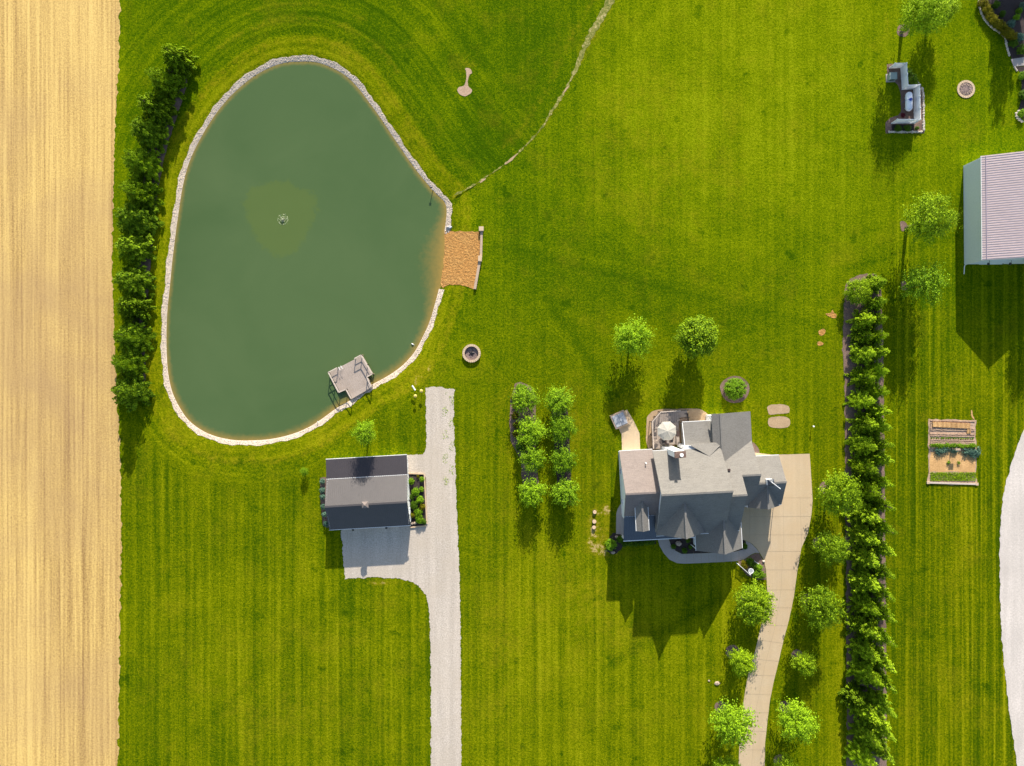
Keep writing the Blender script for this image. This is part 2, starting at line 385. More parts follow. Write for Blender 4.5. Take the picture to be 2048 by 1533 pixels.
def build_ground():
    st = .4
    xs = np.concatenate([[-4000, -1200, -400, -180, -110], np.arange(-90, 90.01, st), [110, 180, 400, 1200, 4000]])
    ys = np.concatenate([[-4000, -1200, -400, -180, -100], np.arange(-68, 68.01, st), [100, 180, 400, 1200, 4000]])
    X, Y = np.meshgrid(xs, ys); nx, ny = len(xs), len(ys)
    x, y = X.ravel(), Y.ravel()
    near = (x > -70) & (x < 22) & (y > -30) & (y < 66)
    d = np.full(x.shape, 40.0); bx = np.zeros(x.shape)
    d[near] = pond_signed(x[near], y[near]); bx[near] = beachness(x[near], y[near])
    z = terrain_from(d, bx)
    me = bpy.data.meshes.new("ground")
    idx = np.arange(nx * ny).reshape(ny, nx)
    q = np.stack([idx[:-1, :-1], idx[:-1, 1:], idx[1:, 1:], idx[1:, :-1]], -1).reshape(-1, 4)
    me.vertices.add(nx * ny); me.vertices.foreach_set("co", np.stack([x, y, z], -1).ravel())
    me.loops.add(q.size); me.loops.foreach_set("vertex_index", q.ravel().astype(np.int32))
    me.polygons.add(len(q)); me.polygons.foreach_set("loop_start", np.arange(0, q.size, 4, dtype=np.int32))
    me.polygons.foreach_set("loop_total", np.full(len(q), 4, dtype=np.int32))
    me.update(); me.validate()
    me.polygons.foreach_set("use_smooth", [True] * len(q))
    def put(k, a):
        at = me.attributes.new(k, 'FLOAT', 'POINT'); at.data.foreach_set("value", a.astype(np.float32))
    # survey pixel coordinates of each vertex
    px = x * K + 1024; py = 766.5 - y * K
    sm = lambda a, lo, hi: np.clip((a - lo) / (hi - lo), 0, 1) ** 2 * (3 - 2 * np.clip((a - lo) / (hi - lo), 0, 1))
    def blob(cx, cy, rx, ry, p=1.0): return np.exp(-(((px - cx) / rx) ** 2 + ((py - cy) / ry) ** 2) ** p)
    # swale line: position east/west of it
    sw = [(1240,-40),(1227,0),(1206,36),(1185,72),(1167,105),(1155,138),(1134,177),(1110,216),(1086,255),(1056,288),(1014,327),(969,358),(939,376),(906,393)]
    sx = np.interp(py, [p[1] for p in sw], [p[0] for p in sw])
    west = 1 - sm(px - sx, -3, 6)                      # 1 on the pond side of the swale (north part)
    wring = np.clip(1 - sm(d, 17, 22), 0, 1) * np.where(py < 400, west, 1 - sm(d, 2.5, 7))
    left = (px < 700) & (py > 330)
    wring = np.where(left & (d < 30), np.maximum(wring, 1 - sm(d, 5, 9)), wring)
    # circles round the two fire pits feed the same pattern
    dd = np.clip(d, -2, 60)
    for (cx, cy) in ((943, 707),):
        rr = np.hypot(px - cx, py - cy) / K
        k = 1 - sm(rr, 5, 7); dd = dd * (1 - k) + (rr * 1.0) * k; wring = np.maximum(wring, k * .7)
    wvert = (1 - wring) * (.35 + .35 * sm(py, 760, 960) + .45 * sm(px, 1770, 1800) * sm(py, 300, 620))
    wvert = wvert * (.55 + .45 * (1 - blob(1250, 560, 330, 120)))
    tone = np.full(x.shape, .035)
    tone += .22 * sm(d, 4.3, 4.9) * 0
    inner = (1 - sm(d, 3.7, 4.1)) * (d > 0)
    tone += .14 * inner
    tone -= .14 * west * sm(d, 4.0, 4.4) * (py < 400) * (px > 250)
    tone -= .10 * blob(1060, 60, 90, 190) + .10 * blob(900, 300, 120, 70)
    tone += .30 * blob(1500, 120, 290, 330) + .10 * blob(450, 60, 110, 60)
    tone -= .13 * blob(1250, 560, 240, 90) + .10 * blob(1060, 420, 110, 160)
    tone += .07 * blob(430, 1350, 260, 140) + .10 * blob(1200, 1300, 230, 260)
    tone += .05 * sm(py, 900, 1100) * (px > 900) * (px < 1700)
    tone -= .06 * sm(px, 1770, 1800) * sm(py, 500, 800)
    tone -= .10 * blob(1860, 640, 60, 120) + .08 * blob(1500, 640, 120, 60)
    # diagonal tracks across the middle lawn
    for (x0, y0, x1, y1, wd, a) in ((985,470,1690,635,5,.10),(985,490,1650,655,7,-.11),(1090,590,1230,800,9,-.17),(1075,600,1215,812,5,.08),(1280,560,1290,640,9,-.10),(1200,1340,1450,1190,8,-.12),(1215,1352,1465,1202,4,.06),(960,330,1700,560,16,.05),(1220,1330,1450,1180,14,-.10),(380,1480,760,1120,12,-.10),(1000,360,1060,560,20,-.08),(1690,540,1920,470,7,-.15)):
        L = math.hypot(x1 - x0, y1 - y0); ux, uy = (x1 - x0) / L, (y1 - y0) / L
        t = (px - x0) * ux + (py - y0) * uy; n_ = -(px - x0) * uy + (py - y0) * ux
        tone += a * np.exp(-(n_ / wd) ** 2) * ((t > 0) & (t < L))
    yel = np.zeros(x.shape)
    yel += .55 * inner * (.4 + .6 * sm(-np.abs(d - 3.3), -.9, 0))
    yel += .5 * np.exp(-((d - 6.6) / .5) ** 2) * (py < 230) * (px > 420) * (px < 800) + .35 * np.exp(-((d - 9.0) / .4) ** 2) * (py < 150) * (px > 480) * (px < 740)
    yel += .45 * blob(1150, 850, 40, 60) + .25 * blob(1300, 300, 200, 200) + .3 * blob(1010, 900, 50, 120) + .3 * blob(840, 760, 60, 40)
    yel += .35 * blob(1180, 1200, 120, 160) + .3 * blob(1000, 1300, 60, 200) + .1 * sm(px, 1790, 1850) * sm(py, 850, 1100) + .25 * blob(560, 1400, 200, 120)
    yel += .8 * np.exp(-((px - sx) / (3 + 7 * sm(-py, -200, -20))) ** 2) * (py < 398) + .35 * np.exp(-((px - sx + 40) / 9) ** 2) * (py < 300)
    yel += 2.0 * blob(1211, 1020, 12, 9) + 1.8 * blob(1190, 1026, 8, 8) + 1.2 * blob(1186, 1050, 8, 16) + 1.6 * blob(1184, 1082, 7, 16) + 1.9 * blob(1206, 1104, 14, 7) + 1.5 * blob(1195, 1096, 12, 8) + .9 * blob(1246, 1108, 26, 4) + .6 * blob(1200, 1060, 26, 40) + .5 * blob(1700, 62, 400, 6) * 0
    yel += .8 * blob(1773, 45, 6, 22) + 1.2 * blob(760, 1166, 26, 4) + .4 * blob(937, 125, 22, 16)
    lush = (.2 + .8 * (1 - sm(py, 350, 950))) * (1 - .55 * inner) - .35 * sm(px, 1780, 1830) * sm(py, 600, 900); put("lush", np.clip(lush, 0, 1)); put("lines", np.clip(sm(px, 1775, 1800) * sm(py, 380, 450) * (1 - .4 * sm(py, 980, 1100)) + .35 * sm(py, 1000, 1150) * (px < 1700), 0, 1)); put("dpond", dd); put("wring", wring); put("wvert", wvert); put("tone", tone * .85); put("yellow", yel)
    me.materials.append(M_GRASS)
    o = bpy.data.objects.new("ground", me); COL.objects.link(o)
    tag(o, "mown green lawn with mower stripes round the pond and house", kind="structure")
build_ground()

def hash_noise(x, y, s):
    return math.sin(x * 1.7 * s + 1.3) * math.sin(y * 1.9 * s + .7) * .5 + math.sin(x * 4.1 * s + y * 3.3 * s) * .3 + math.sin(y * 7.3 * s - x * 5.1 * s) * .2
def ragged(poly, step=.35, amp=.1, closed=True):
    out = []; n = len(poly)
    for i in range(n if closed else n - 1):
        a, b = poly[i], poly[(i + 1) % n]; L = math.hypot(b[0] - a[0], b[1] - a[1]); k = max(1, int(L / step))
        nx, ny = -(b[1] - a[1]) / (L + 1e-9), (b[0] - a[0]) / (L + 1e-9)
        for j in range(k):
            t = j / k; x = a[0] + (b[0] - a[0]) * t; y = a[1] + (b[1] - a[1]) * t
            e = amp * (hash_noise(x, y, 1.0) + random.uniform(-.5, .5))
            out.append((x + nx * e, y + ny * e))
    return out
def sheet(name, poly_px, mat, off, amp=.0, step=.35, grid=None, world=False, label=None, kind="structure", cat=None, group=None, smooth=0, parent=None):
    P = poly_px if world else GP(poly_px)
    if smooth: P = catmull(P, smooth)
    if amp: P = ragged(P, step, amp)
    pts = [Vector(p) for p in P]; nb = len(pts)
    if grid:
        xs = [p[0] for p in P]; ys = [p[1] for p in P]
        gx, gy = np.meshgrid(np.arange(min(xs), max(xs), grid), np.arange(min(ys), max(ys), grid)); gx = gx.ravel(); gy = gy.ravel()
        k = inside(gx, gy, P); a = np.array(P); k &= seg_dist(gx, gy, a, np.roll(a, -1, 0)) > grid * .4
        pts += [Vector((float(u), float(v))) for u, v in zip(gx[k], gy[k])]
    r = delaunay_2d_cdt(pts, [], [list(range(nb))], 1, 1e-5)
    vx = np.array([p.x for p in r[0]]); vy = np.array([p.y for p in r[0]])
    z = terrain_pts(vx, vy) + off if grid else np.full(vx.shape, off)
    mb = MB(); mb.add(list(zip(vx.tolist(), vy.tolist(), z.tolist())), [tuple(f) if True else f for f in r[2]])
    # make faces point up
    fs = []
    for f in mb.f:
        (x0, y0, _), (x1, y1, _), (x2, y2, _) = mb.v[f[0]], mb.v[f[1]], mb.v[f[2]]
        fs.append(f if (x1 - x0) * (y2 - y0) - (x2 - x0) * (y1 - y0) > 0 else f[::-1])
    mb.f = fs
    o = mb.build(name, mat, parent)
    return tag(o, label, cat, group, kind)

# ------------------------------------------------------------------ field, water, banks
fe = [(-200, -2600)] + [(243, -2600), (240, -60), (240, 0), (238, 120), (233, 200), (229, 300), (226, 420), (224, 540), (228, 640), (232, 760), (238, 860), (242, 960), (243, 1100), (240, 1250), (238, 1400), (236, 1533), (236, 1600), (233, 4200)] + [(-200, 4200)]
sheet("field", fe, M_FIELD, .02, amp=.22, step=.3, label="tan harvested grain field with straight stubble rows beside the lawn", kind="structure")
sheet("field", [(-30000, -30000), (-199.9, -30000), (-199.9, 30000), (-30000, 30000)], M_FIELD, .02, label="tan harvested grain field running on to the west", kind="structure")

def build_water():
    P = POND_W; r = []
    cx = sum(p[0] for p in P) / len(P); cy = sum(p[1] for p in P) / len(P)
    a = np.array(P); d = a - [cx, cy]; out = a + d / np.linalg.norm(d, axis=1)[:, None] * .35
    g = .45; gx, gy = np.meshgrid(np.arange(a[:, 0].min(), a[:, 0].max(), g), np.arange(a[:, 1].min(), a[:, 1].max(), g)); gx = gx.ravel(); gy = gy.ravel()
    k = inside(gx, gy, P) & (seg_dist(gx, gy, PA, PB) > .2)
    pts = [Vector(p) for p in out.tolist()] + [Vector((float(u), float(v))) for u, v in zip(gx[k], gy[k])]
    r = delaunay_2d_cdt(pts, [], [list(range(len(out)))], 1, 1e-5)
    vx = np.array([p.x for p in r[0]]); vy = np.array([p.y for p in r[0]])
    mb = MB(); mb.add([(float(x), float(y), WZ) for x, y in zip(vx, vy)], [])
    for f in r[2]:
        A, B, C_ = [r[0][i] for i in f[:3]]
        mb.f.append(tuple(f) if (B - A).cross(C_ - A) > 0 else tuple(f)[::-1]); mb.mi.append(0)
    o = mb.build("pond_water", M_WATER)
    sd_ = -pond_signed(vx, vy); bn = beachness(vx, vy)
    # the bank is broader and shallower on the south and east
    px = vx * K + 1024; py = 766.5 - vy * K
    wid = .55 + .5 * np.clip((px - 600) / 250, 0, 1) * np.clip((py - 300) / 300, 0, 1) + .35 * np.clip((py - 700) / 100, 0, 1)
    bd = np.exp(-(((py - 515) / 70) ** 2)) * (px > 700)
    wid = wid + 2.3 * bd
    sh = np.exp(-np.clip(sd_, 0, 30) / wid)
    PL = GP([(487,405),(498,375),(530,366),(575,362),(612,378),(633,398),(629,425),(618,455),(605,478),(588,505),(560,512),(530,498),(505,470),(492,440)])
    A = np.array(PL); dpl = seg_dist(vx, vy, A, np.roll(A, -1, 0)); ins = inside(vx, vy, PL)
    pl = np.clip(.5 + np.where(ins, dpl, -dpl) * .35, 0, 1)
    for k_, v in (("shallow", sh), ("plume", pl)):
        at = o.data.attributes.new(k_, 'FLOAT', 'POINT'); at.data.foreach_set("value", v.astype(np.float32))
    tag(o, "still olive green pond water with a cloudy patch round its fountain", kind="structure")
build_water()

def offset_ring(P, dist):
    a = np.array(P); t = np.roll(a, -1, 0) - np.roll(a, 1, 0); t /= np.linalg.norm(t, axis=1)[:, None]
    nrm = np.stack([t[:, 1], -t[:, 0]], -1)
    if not inside(np.array([a[0, 0] + nrm[0, 0] * .5]), np.array([a[0, 1] + nrm[0, 1] * .5]), P)[0]: s = 1
    else: s = -1
    return a + nrm * s * (dist[:, None] if hasattr(dist, 'shape') else dist)
def build_bank():
    P = np.array(POND_W); n = len(P)
    pxy = [(p[0] * K + 1024, 766.5 - p[1] * K) for p in POND_W]
    wd = []
    for i, (px, py) in enumerate(pxy):
        v = .66 + .1 * math.sin(i * .9) + .08 * math.sin(i * 2.3)
        if py < 200: v += .1
        if px > 800 and 400 < py < 470: v += .1
        if px > 870 and 465 < py < 574: v = .02
        wd.append(v)
    wd = np.array(wd)
    rows = [(-.25), 0, .33, .66, 1.0]
    mb = MB(); vs = []
    for t in rows:
        r = offset_ring(POND_W, wd * t if t > 0 else np.full(n, t if t < 0 else 0))
        zz = terrain_pts(r[:, 0], r[:, 1]) + .035
        vs += [(float(a), float(b), float(c)) for (a, b), c in zip(r, zz)]
    fs = []
    for j in range(len(rows) - 1):
        for i in range(n):
            i2 = (i + 1) % n
            if 870 < pxy[i][0] and 466 < pxy[i][1] < 572: continue
            fs.append((j * n + i, j * n + i2, (j + 1) * n + i2, (j + 1) * n + i))
    mb.add(vs, fs)
    tag(mb.build("gravel_bank", M_STONE, smooth=True), "narrow band of pale gravel at the pond's waterline", kind="structure")
    # loose stones of the band
    rock = []
    N = 7600
    ii = rng.integers(0, n, N); tt = rng.random(N); aa = rng.random(N)
    R0 = offset_ring(POND_W, np.zeros(n)); R1 = offset_ring(POND_W, wd)
    V = []; F = []
    cube = [(-1,-1,-1),(1,-1,-1),(1,1,-1),(-1,1,-1),(-1,-1,1),(1,-1,1),(1,1,1),(-1,1,1)]
    cf = [(4,5,6,7),(0,1,5,4),(1,2,6,5),(2,3,7,6),(3,0,4,7)]
    pos = []
    for k in range(N):
        i = int(ii[k]); i2 = (i + 1) % n
        if 870 < pxy[i][0] and 462 < pxy[i][1] < 574: continue
        a0 = R0[i] * (1 - tt[k]) + R0[i2] * tt[k]; a1 = R1[i] * (1 - tt[k]) + R1[i2] * tt[k]
        p = a0 * (1 - aa[k]) + a1 * aa[k] + rng.normal(0, .04, 2); pos.append(p)
    pos = np.array(pos); z = terrain_pts(pos[:, 0], pos[:, 1])
    for k in range(len(pos)):
        s = .04 + .07 * rng.random() ** 2; an = rng.random() * 3.14
        ca, sa = math.cos(an), math.sin(an); b = len(V); jx = rng.uniform(.6, 1.1, (8, 3))
        for q, (a_, b_, c_) in enumerate(cube):
            x_, y_, z_ = a_ * s * jx[q, 0], b_ * s * .75 * jx[q, 1], c_ * s * .6 * jx[q, 2]
            if c_ > 0: x_ *= .7; y_ *= .7
            V.append((pos[k, 0] + ca * x_ - sa * y_, pos[k, 1] + sa * x_ + ca * y_, z[k] + .03 + z_))
        F += [tuple(b + t for t in f) for f in cf]
    m = mat_leaf("loose_stone", (.80, .67, .53), (.42, .34, .26), 0)
    mb = MB(); mb.v = V; mb.f = F; mb.mi = [0] * len(F)
    tag(mb.build("shore_stones", m), "ring of loose pale grey stones lining the pond edge", "stones", kind="stuff")
build_bank()
sheet("beach_sand", BEACH, M_SAND, .045, amp=.12, grid=.4, label="small orange sand beach sloping into the east side of the pond")

# ------------------------------------------------------------------ drives, paths and beds
GRAVEL = [(851,776),(880,774),(908,780),(907,840),(910,900),(912,980),(915,1050),(919,1150),(921,1250),(922,1400),(923,1533),(923,1620),(862,1620),(862,1533),(862,1400),(861,1300),(859,1230),(853,1192),(838,1171),(815,1161),(790,1157),(755,1155),(715,1156),(691,1159),(687,1130),(685,1095),(682,1062),(700,1050),(812,1040),(812,912),(845,908),(851,903),(853,880),(852,830)]
sheet("gravel_drive", GRAVEL, M_GRAVEL, .024, amp=.13, step=.14, label="pale gravel drive running up past the metal roofed garage")
sheet("gravel_road", [(2060,850),(2048,860),(2042,872),(2033,897),(2022,930),(2012,965),(2005,1000),(2001,1050),(1999,1100),(2000,1200),(2003,1270),(2010,1350),(2018,1420),(2028,1490),(2036,1540),(2050,1620),(2130,1620),(2100,1400),(2075,1200),(2080,1050),(2100,900),(2110,850)], M_GRAVEL2, .024, amp=.12, label="whitish gravel road curving along the right edge")
DRIVE = [(1505,905),(1545,910),(1619,908),(1622,950),(1625,1000),(1623,1028),(1616,1066),(1602.5,1097),(1600.7,1108),(1594,1146),(1587.5,1195),(1578,1240),(1567.5,1278),(1558,1320),(1547,1365),(1540,1400),(1534.5,1445),(1530,1487),(1529,1540),(1529,1620),(1476,1620),(1477,1533),(1479,1487),(1484,1448),(1486,1410),(1493,1365),(1500,1334),(1508.6,1309),(1519,1264),(1526,1236),(1533,1205),(1534,1175),(1532,1140),(1527,1119),(1520,1107),(1514,1098),(1503,1087),(1491.6,1081.6),(1478,1078),(1478,990),(1500,985)]
sheet("driveway", DRIVE, M_CONC, .03, amp=.015, step=.8, label="tan concrete driveway bending down from the house garage")
def joints(name, lines, parent, z, wd=.026):
    mb = MB()
    for a, b in lines:
        (x0, y0), (x1, y1) = G(*a), G(*b); L = math.hypot(x1 - x0, y1 - y0); nx, ny = -(y1 - y0) / L * wd / 2, (x1 - x0) / L * wd / 2
        mb.add([(x0 + nx, y0 + ny, z), (x0 - nx, y0 - ny, z), (x1 - nx, y1 - ny, z), (x1 + nx, y1 + ny, z)], [(0, 1, 2, 3)])
    o = mb.build(name, M_JOINT, None); o["kind"] = "structure"; o["label"] = "dark control joints sawn across the driveway and walk"; return o
JL = [((1566,996),(1622,996)),((1600,995),(1603,1096)),((1500,1034),(1624,1033)),((1500,1070),(1615,1070)),((1529,1103),(1601,1103)),((1500,1000),(1499,1078)),((1541,1020),(1541,1100)),((1566,996),(1567,1102)),((1532,1140),(1595,1140)),((1534,1180),(1590,1180)),((1531,1215),(1584,1216)),((1522,1250),(1575,1252)),((1517,1280),(1567,1287)),((1505,1318),(1558,1323)),((1497,1350),(1550,1352)),((1490,1388),(1542,1390)),((1486,1425),(1537,1426)),((1480,1462),(1533,1463)),((1478,1500),(1529,1500)),((1565,1110),(1562,1180)),((1562,1180),(1551,1250)),((1551,1250),(1530,1330)),((1530,1330),(1512,1420)),((1512,1420),(1503,1533))]
JL += [((x, 1104), (x + .7, 1127)) for x in range(1372, 1480, 15)] + [((1491,1092),(1512,1104)),((1486,1100),(1500,1111)),((1341,1110),(1352,1100)),((1328,1098),(1343,1093)),((1352,1120),(1358,1106)),((1476,1103),(1482,1121))]
WALK = [(1313,1060),(1316,1081),(1319,1092),(1327.6,1107),(1338.8,1119.5),(1353.7,1126.5),(1368.5,1127.7),(1400,1126.5),(1440,1124.5),(1472.6,1122.5),(1487.5,1119.5),(1502,1109.6),(1509.8,1106),(1519,1106),(1513,1098),(1502,1087),(1491.2,1081.9),(1492,1088),(1490,1094),(1485,1099.7),(1470,1103.7),(1440,1105.5),(1400,1107),(1363.6,1108.4),(1351,1102),(1342.5,1092),(1337.5,1080),(1337,1060)]
sheet("walkway", WALK, M_WALK, .034, label="grey concrete walk curving round the front of the house")
joints("paving_joints", JL, None, .042)
sheet("side_path", [(1246,1004),(1240,1010),(1235,1019),(1232.7,1027),(1232,1068.5),(1247,1069)], M_WALK, .03, label="grey concrete path along the west wall of the house")
sheet("back_path", [(1244,905),(1244,898),(1243,869),(1237,857),(1224.3,834.5),(1254,819.5),(1267,842),(1279,867),(1280.5,905)], M_CONC, .03, label="tan concrete path to the hot tub pad behind the house")
sheet("mulch_bed", [(1337,1070),(1338,1080),(1343,1092),(1351,1101.5),(1364,1108),(1400,1106.7),(1440,1105),(1470,1103.5),(1484,1099.5),(1490,1093),(1491,1085),(1482,1070)], M_MULCH, .026, label="dark mulch bed between the front walk and the house")
sheet("mulch_bed", [(1226,1066),(1250,1068),(1300,1080),(1312,1082),(1312,1088),(1250,1087),(1243,1097),(1234,1107),(1222,1108),(1213,1103),(1214,1088),(1217,1078)], M_MULCH, .026, amp=.1, label="dark mulch bed at the southwest corner of the house")
sheet("mulch_bed", [(1476,1122),(1488,1120.5),(1502,1111),(1509,1107.5),(1518,1106.5),(1526,1120),(1531,1140),(1532.5,1160),(1515,1160),(1495,1152),(1480,1135)], M_MULCH2, .026, label="brown mulch bed in the fork of the walk and the driveway")
sheet("mulch_bed", [(1690,572),(1700,558),(1725,549),(1748,547),(1757,556),(1762,580),(1766,660),(1767,780),(1769,900),(1770,1000),(1771,1150),(1772,1300),(1773,1450),(1774,1620),(1692,1620),(1694,1450),(1693,1300),(1692,1150),(1690,1000),(1690,850),(1689,760),(1685,700),(1687,640)], M_MULCH2, .026, amp=.14, label="long brown mulch strip under the double row of hedge trees")
sheet("mulch_bed", [(352,100),(372,112),(378,132),(374,170),(362,210),(345,260),(330,310),(318,370),(310,430),(304,500),(298,570),(294,640),(290,700),(291,760),(288,790),(262,790),(262,700),(270,560),(280,440),(290,330),(310,240),(330,160)], M_MULCH2, .026, amp=.12, label="mulch strip under the dark windbreak trees beside the field")
sheet("mulch_bed", [(1030,768),(1042,764),(1060,772),(1071,790),(1072,820),(1070,880),(1074,930),(1077,960),(1076,990),(1048,992),(1044,960),(1042,920),(1030,900),(1021,880),(1019,840),(1021,800)], M_MULCH2, .026, amp=.08, label="mulch bed under the west row of small orchard trees")
sheet("mulch_bed", [(1103,790),(1118,782),(1132,800),(1137,840),(1139,880),(1140,920),(1142,960),(1141,985),(1116,988),(1112,940),(1108,880),(1104,830)], M_MULCH, .026, amp=.08, label="mulch bed under the east row of small orchard trees")
sheet("mulch_bed", [(1440,775),(1447,762),(1462,753),(1480,754),(1494,764),(1499,778),(1493,795),(1480,805),(1462,806),(1447,796)], M_MULCH2, .026, amp=.05, smooth=3, label="round mulch bed with a stone rim behind the house")
sheet("mulch_bed", [(1292,880),(1293,850),(1294,836),(1303,824),(1322,819),(1350,818),(1378,818),(1398,818),(1412,826),(1422,835),(1430,845),(1430,860),(1310,905),(1297,898)], M_BARE, .022, amp=.06, smooth=3, label="straw coloured mulch round the foot of the back deck")
sheet("mulch_bed", [(1505,884),(1512,890),(1518,900),(1519,914),(1505,914)], M_MULCH2, .026, amp=.05, label="thin mulch strip at the northeast corner of the house")
sheet("mulch_bed", [(815,949),(822,948),(848,950),(852,956),(853,1000),(855,1044),(851,1051),(820,1053),(815,1040)], M_MULCH, .032, label="planted mulch bed between the garage and the gravel drive")
sheet("mulch_bed", [(640,957),(650,954),(662,960),(662,1050),(655,1056),(646,1050),(641,1000)], M_MULCH2, .03, amp=.05, label="narrow planting bed along the west wall of the garage")
sheet("mulch_bed", [(1773.5,129),(1809.4,127),(1812,140),(1826,150),(1838,170),(1847.8,177),(1848.4,267),(1771.6,267),(1770.4,246),(1781,236),(1796,231),(1802,224),(1801,187),(1796,171),(1789.6,164.4),(1777,164.4),(1774.5,150)], M_MULCH2, .026, amp=.04, label="reddish mulch bed holding the fenced propane tank")
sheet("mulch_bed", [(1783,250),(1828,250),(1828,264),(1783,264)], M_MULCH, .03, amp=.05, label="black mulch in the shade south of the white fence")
sheet("mulch_bed", [(1957,-60),(1957,0),(1961,20),(1971,40),(1988,57),(2006,69),(2014,84),(2018,100),(2023,118),(2120,118),(2120,-60)], M_MULCH, .026, amp=.03, label="large dark mulch bed in the top right corner")
sheet("mulch_bed", [(2030,134),(2040,146),(2043,160),(2043,200),(2036,222),(2040,232),(2060,246),(2120,250),(2120,130)], M_MULCH, .026, amp=.03, label="dark mulch bed below the concrete garden slab")
sheet("garden_slab", [(2021,119),(2060,113),(2120,106),(2120,122),(2060,130),(2027,134)], M_WALK, .05, label="grey concrete slab between the two right hand beds")
GARD = [(1857,839),(1905,839),(1952,841),(1951,870),(1953,905),(1952,940),(1953,969),(1905,970),(1854,967),(1857,940),(1856,880)]
sheet("garden_soil", GARD, M_SOIL, .026, amp=.1, label="rectangular tilled vegetable plot with pale brown soil")
sheet("garden_straw", [(1860,904),(1950,902),(1950,945),(1905,944),(1859,944)], M_STRAW, .032, amp=.12, label="golden straw mulch over the lower half of the vegetable plot")
for nm, p, lb, mt in (("bare_patch", [(1536,812),(1560,809),(1577,813),(1578,826),(1556,828),(1540,830),(1536,824)], "upper of two tan rectangular bare soil patches by the house", M_BARE),
        ("bare_patch", [(1537,838),(1550,834),(1572,834),(1580,843),(1575,855),(1550,856),(1538,852)], "lower of two tan rectangular bare soil patches by the house", M_BARE),
        ("bare_patch", [(1651,628),(1661,626),(1665,619),(1668,627),(1673,629),(1671,636),(1660,635)], "star shaped pinkish bare patch nearest the hedge's top", M_SAND),
        ("bare_patch", [(1637,663),(1646,658),(1651,664),(1646,671),(1640,671)], "small pinkish bare patch in the middle of three", M_SAND),
        ("bare_patch", [(1635,685),(1641,683),(1647,687),(1644,691),(1636,691)], "small pinkish bare patch lowest of three", M_SAND),
        ("bare_patch", [(914,180),(920,174),(928,171),(932,160),(933,145),(931,137),(940,138),(944,147),(938,152),(936,172),(944,180),(940,188),(930,193),(920,190)], "keyhole shaped pale gravel patch in the north lawn", M_SOIL),
        ("bare_patch", [(972,357),(966,363),(960,366),(964,360)], "small clay scar on the swale near the pond", M_BARE),
        ("bare_patch", [(1030,310),(1014,324),(1010,330),(1024,321),(1034,309)], "long clay scar in the middle of the swale", M_BARE),
        ("bare_patch", [(1139,172),(1130,184),(1126,187),(1133,175)], "clay scar high on the swale", M_BARE),
        ("bare_patch", [(1800,445),(1808,443),(1814,450),(1812,460),(1803,462)], "bare soil circle at the foot of the leaning lawn tree", M_MULCH2),
        ("bare_patch", [(1802,566),(1810,563),(1816,570),(1812,580),(1804,580)], "bare soil circle under the second lawn tree by the barn", M_MULCH2),
        ("bare_patch", [(1950,840),(1946,832),(1944,822),(1942,822),(1943,835)], "pale dry streak in the lawn above the vegetable plot", M_STRAW)):
    sheet(nm, p, mt, .026, amp=.05, step=.2, smooth=3, label=lb)
for k, (cx, cy, r, lb) in enumerate(((1637,1085,12,"mulch ring under the upper tree east of the driveway"),(1465,1304,14,"mulch ring under the small tree west of the driveway"),(1594,1311,12,"mulch ring under the small tree east of the driveway"),(1441,1414,12,"mulch ring under the lower tree west of the driveway"),(1570,1414,12,"mulch ring under the lower tree east of the driveway"),(1615,1200,12,"mulch ring under the broad tree east of the driveway"),(1651,976,13,"mulch ring under the round tree beside the hedge"),(1806,62,13,"mulch ring at the foot of the tall top tree"),(1493,1193,12,"mulch ring under the tree beside the front bed"),(1559,1521,12,"mulch ring under the bottom tree east of the driveway"))):
    sheet("mulch_ring", [(cx + r * math.cos(a * .42), cy + r * math.sin(a * .42)) for a in range(15)], M_MULCH2, .026, amp=.08, step=.25, label=lb)

# ------------------------------------------------------------------ gable building kit (local metres; ridge along x or y)
def sw(p, axis): return p if axis == 'x' else (p[1], p[0], p[2])
def gable_roof(name, parent, mat, axis, a0, a1, bL, hL, br, hr, bH, hH, t=.16, ribs=None, ribmat=None, label=None, facia=True):
    """a = along the ridge, b = across; L side (low b) and H side (high b)"""
    mb = MB()
    for (b_, h_) in ((bL, hL), (bH, hH)):
        top = [(a0, b_, h_), (a1, b_, h_), (a1, br, hr), (a0, br, hr)]
        mb.slab([sw(p, axis) for p in top], t)
    o = mb.build(name, mat, parent)
    if label: o["label"] = label
    # ridge cap
    rc = MB(); rc.bar(sw((a0, br, hr + .02), axis), sw((a1, br, hr + .02), axis), .28, .07)
    rc.build("ridge_cap", ribmat or mat, o)
    if facia:
        f = MB()
        for (b_, h_) in ((bL, hL), (bH, hH)):
            s = -1 if b_ < br else 1
            f.bar(sw((a0, b_ + s * .04, h_ - .07), axis), sw((a1, b_ + s * .04, h_ - .07), axis), .075, .12)
            for a in (a0 + .05, a1 - .05):
                f.bar(sw((a, b_ - s * .12, h_ - t - .02), axis), sw((a, br + s * .02, hr - t - .12), axis), .05, .18)
        f.build("fascia", M_TRIM, o)
    if ribs:
        rb = MB(); n = int((a1 - a0) / ribs)
        for i in range(1, n + 1):
            a = a0 + (i - .5) * (a1 - a0) / n
            for (b_, h_) in ((bL, hL), (bH, hH)):
                rb.bar(sw((a, b_, h_ + .02), axis), sw((a, br, hr + .02), axis), .06, .05)
        rb.build("rib", ribmat or mat, o)["kind"] = "stuff"
    return o
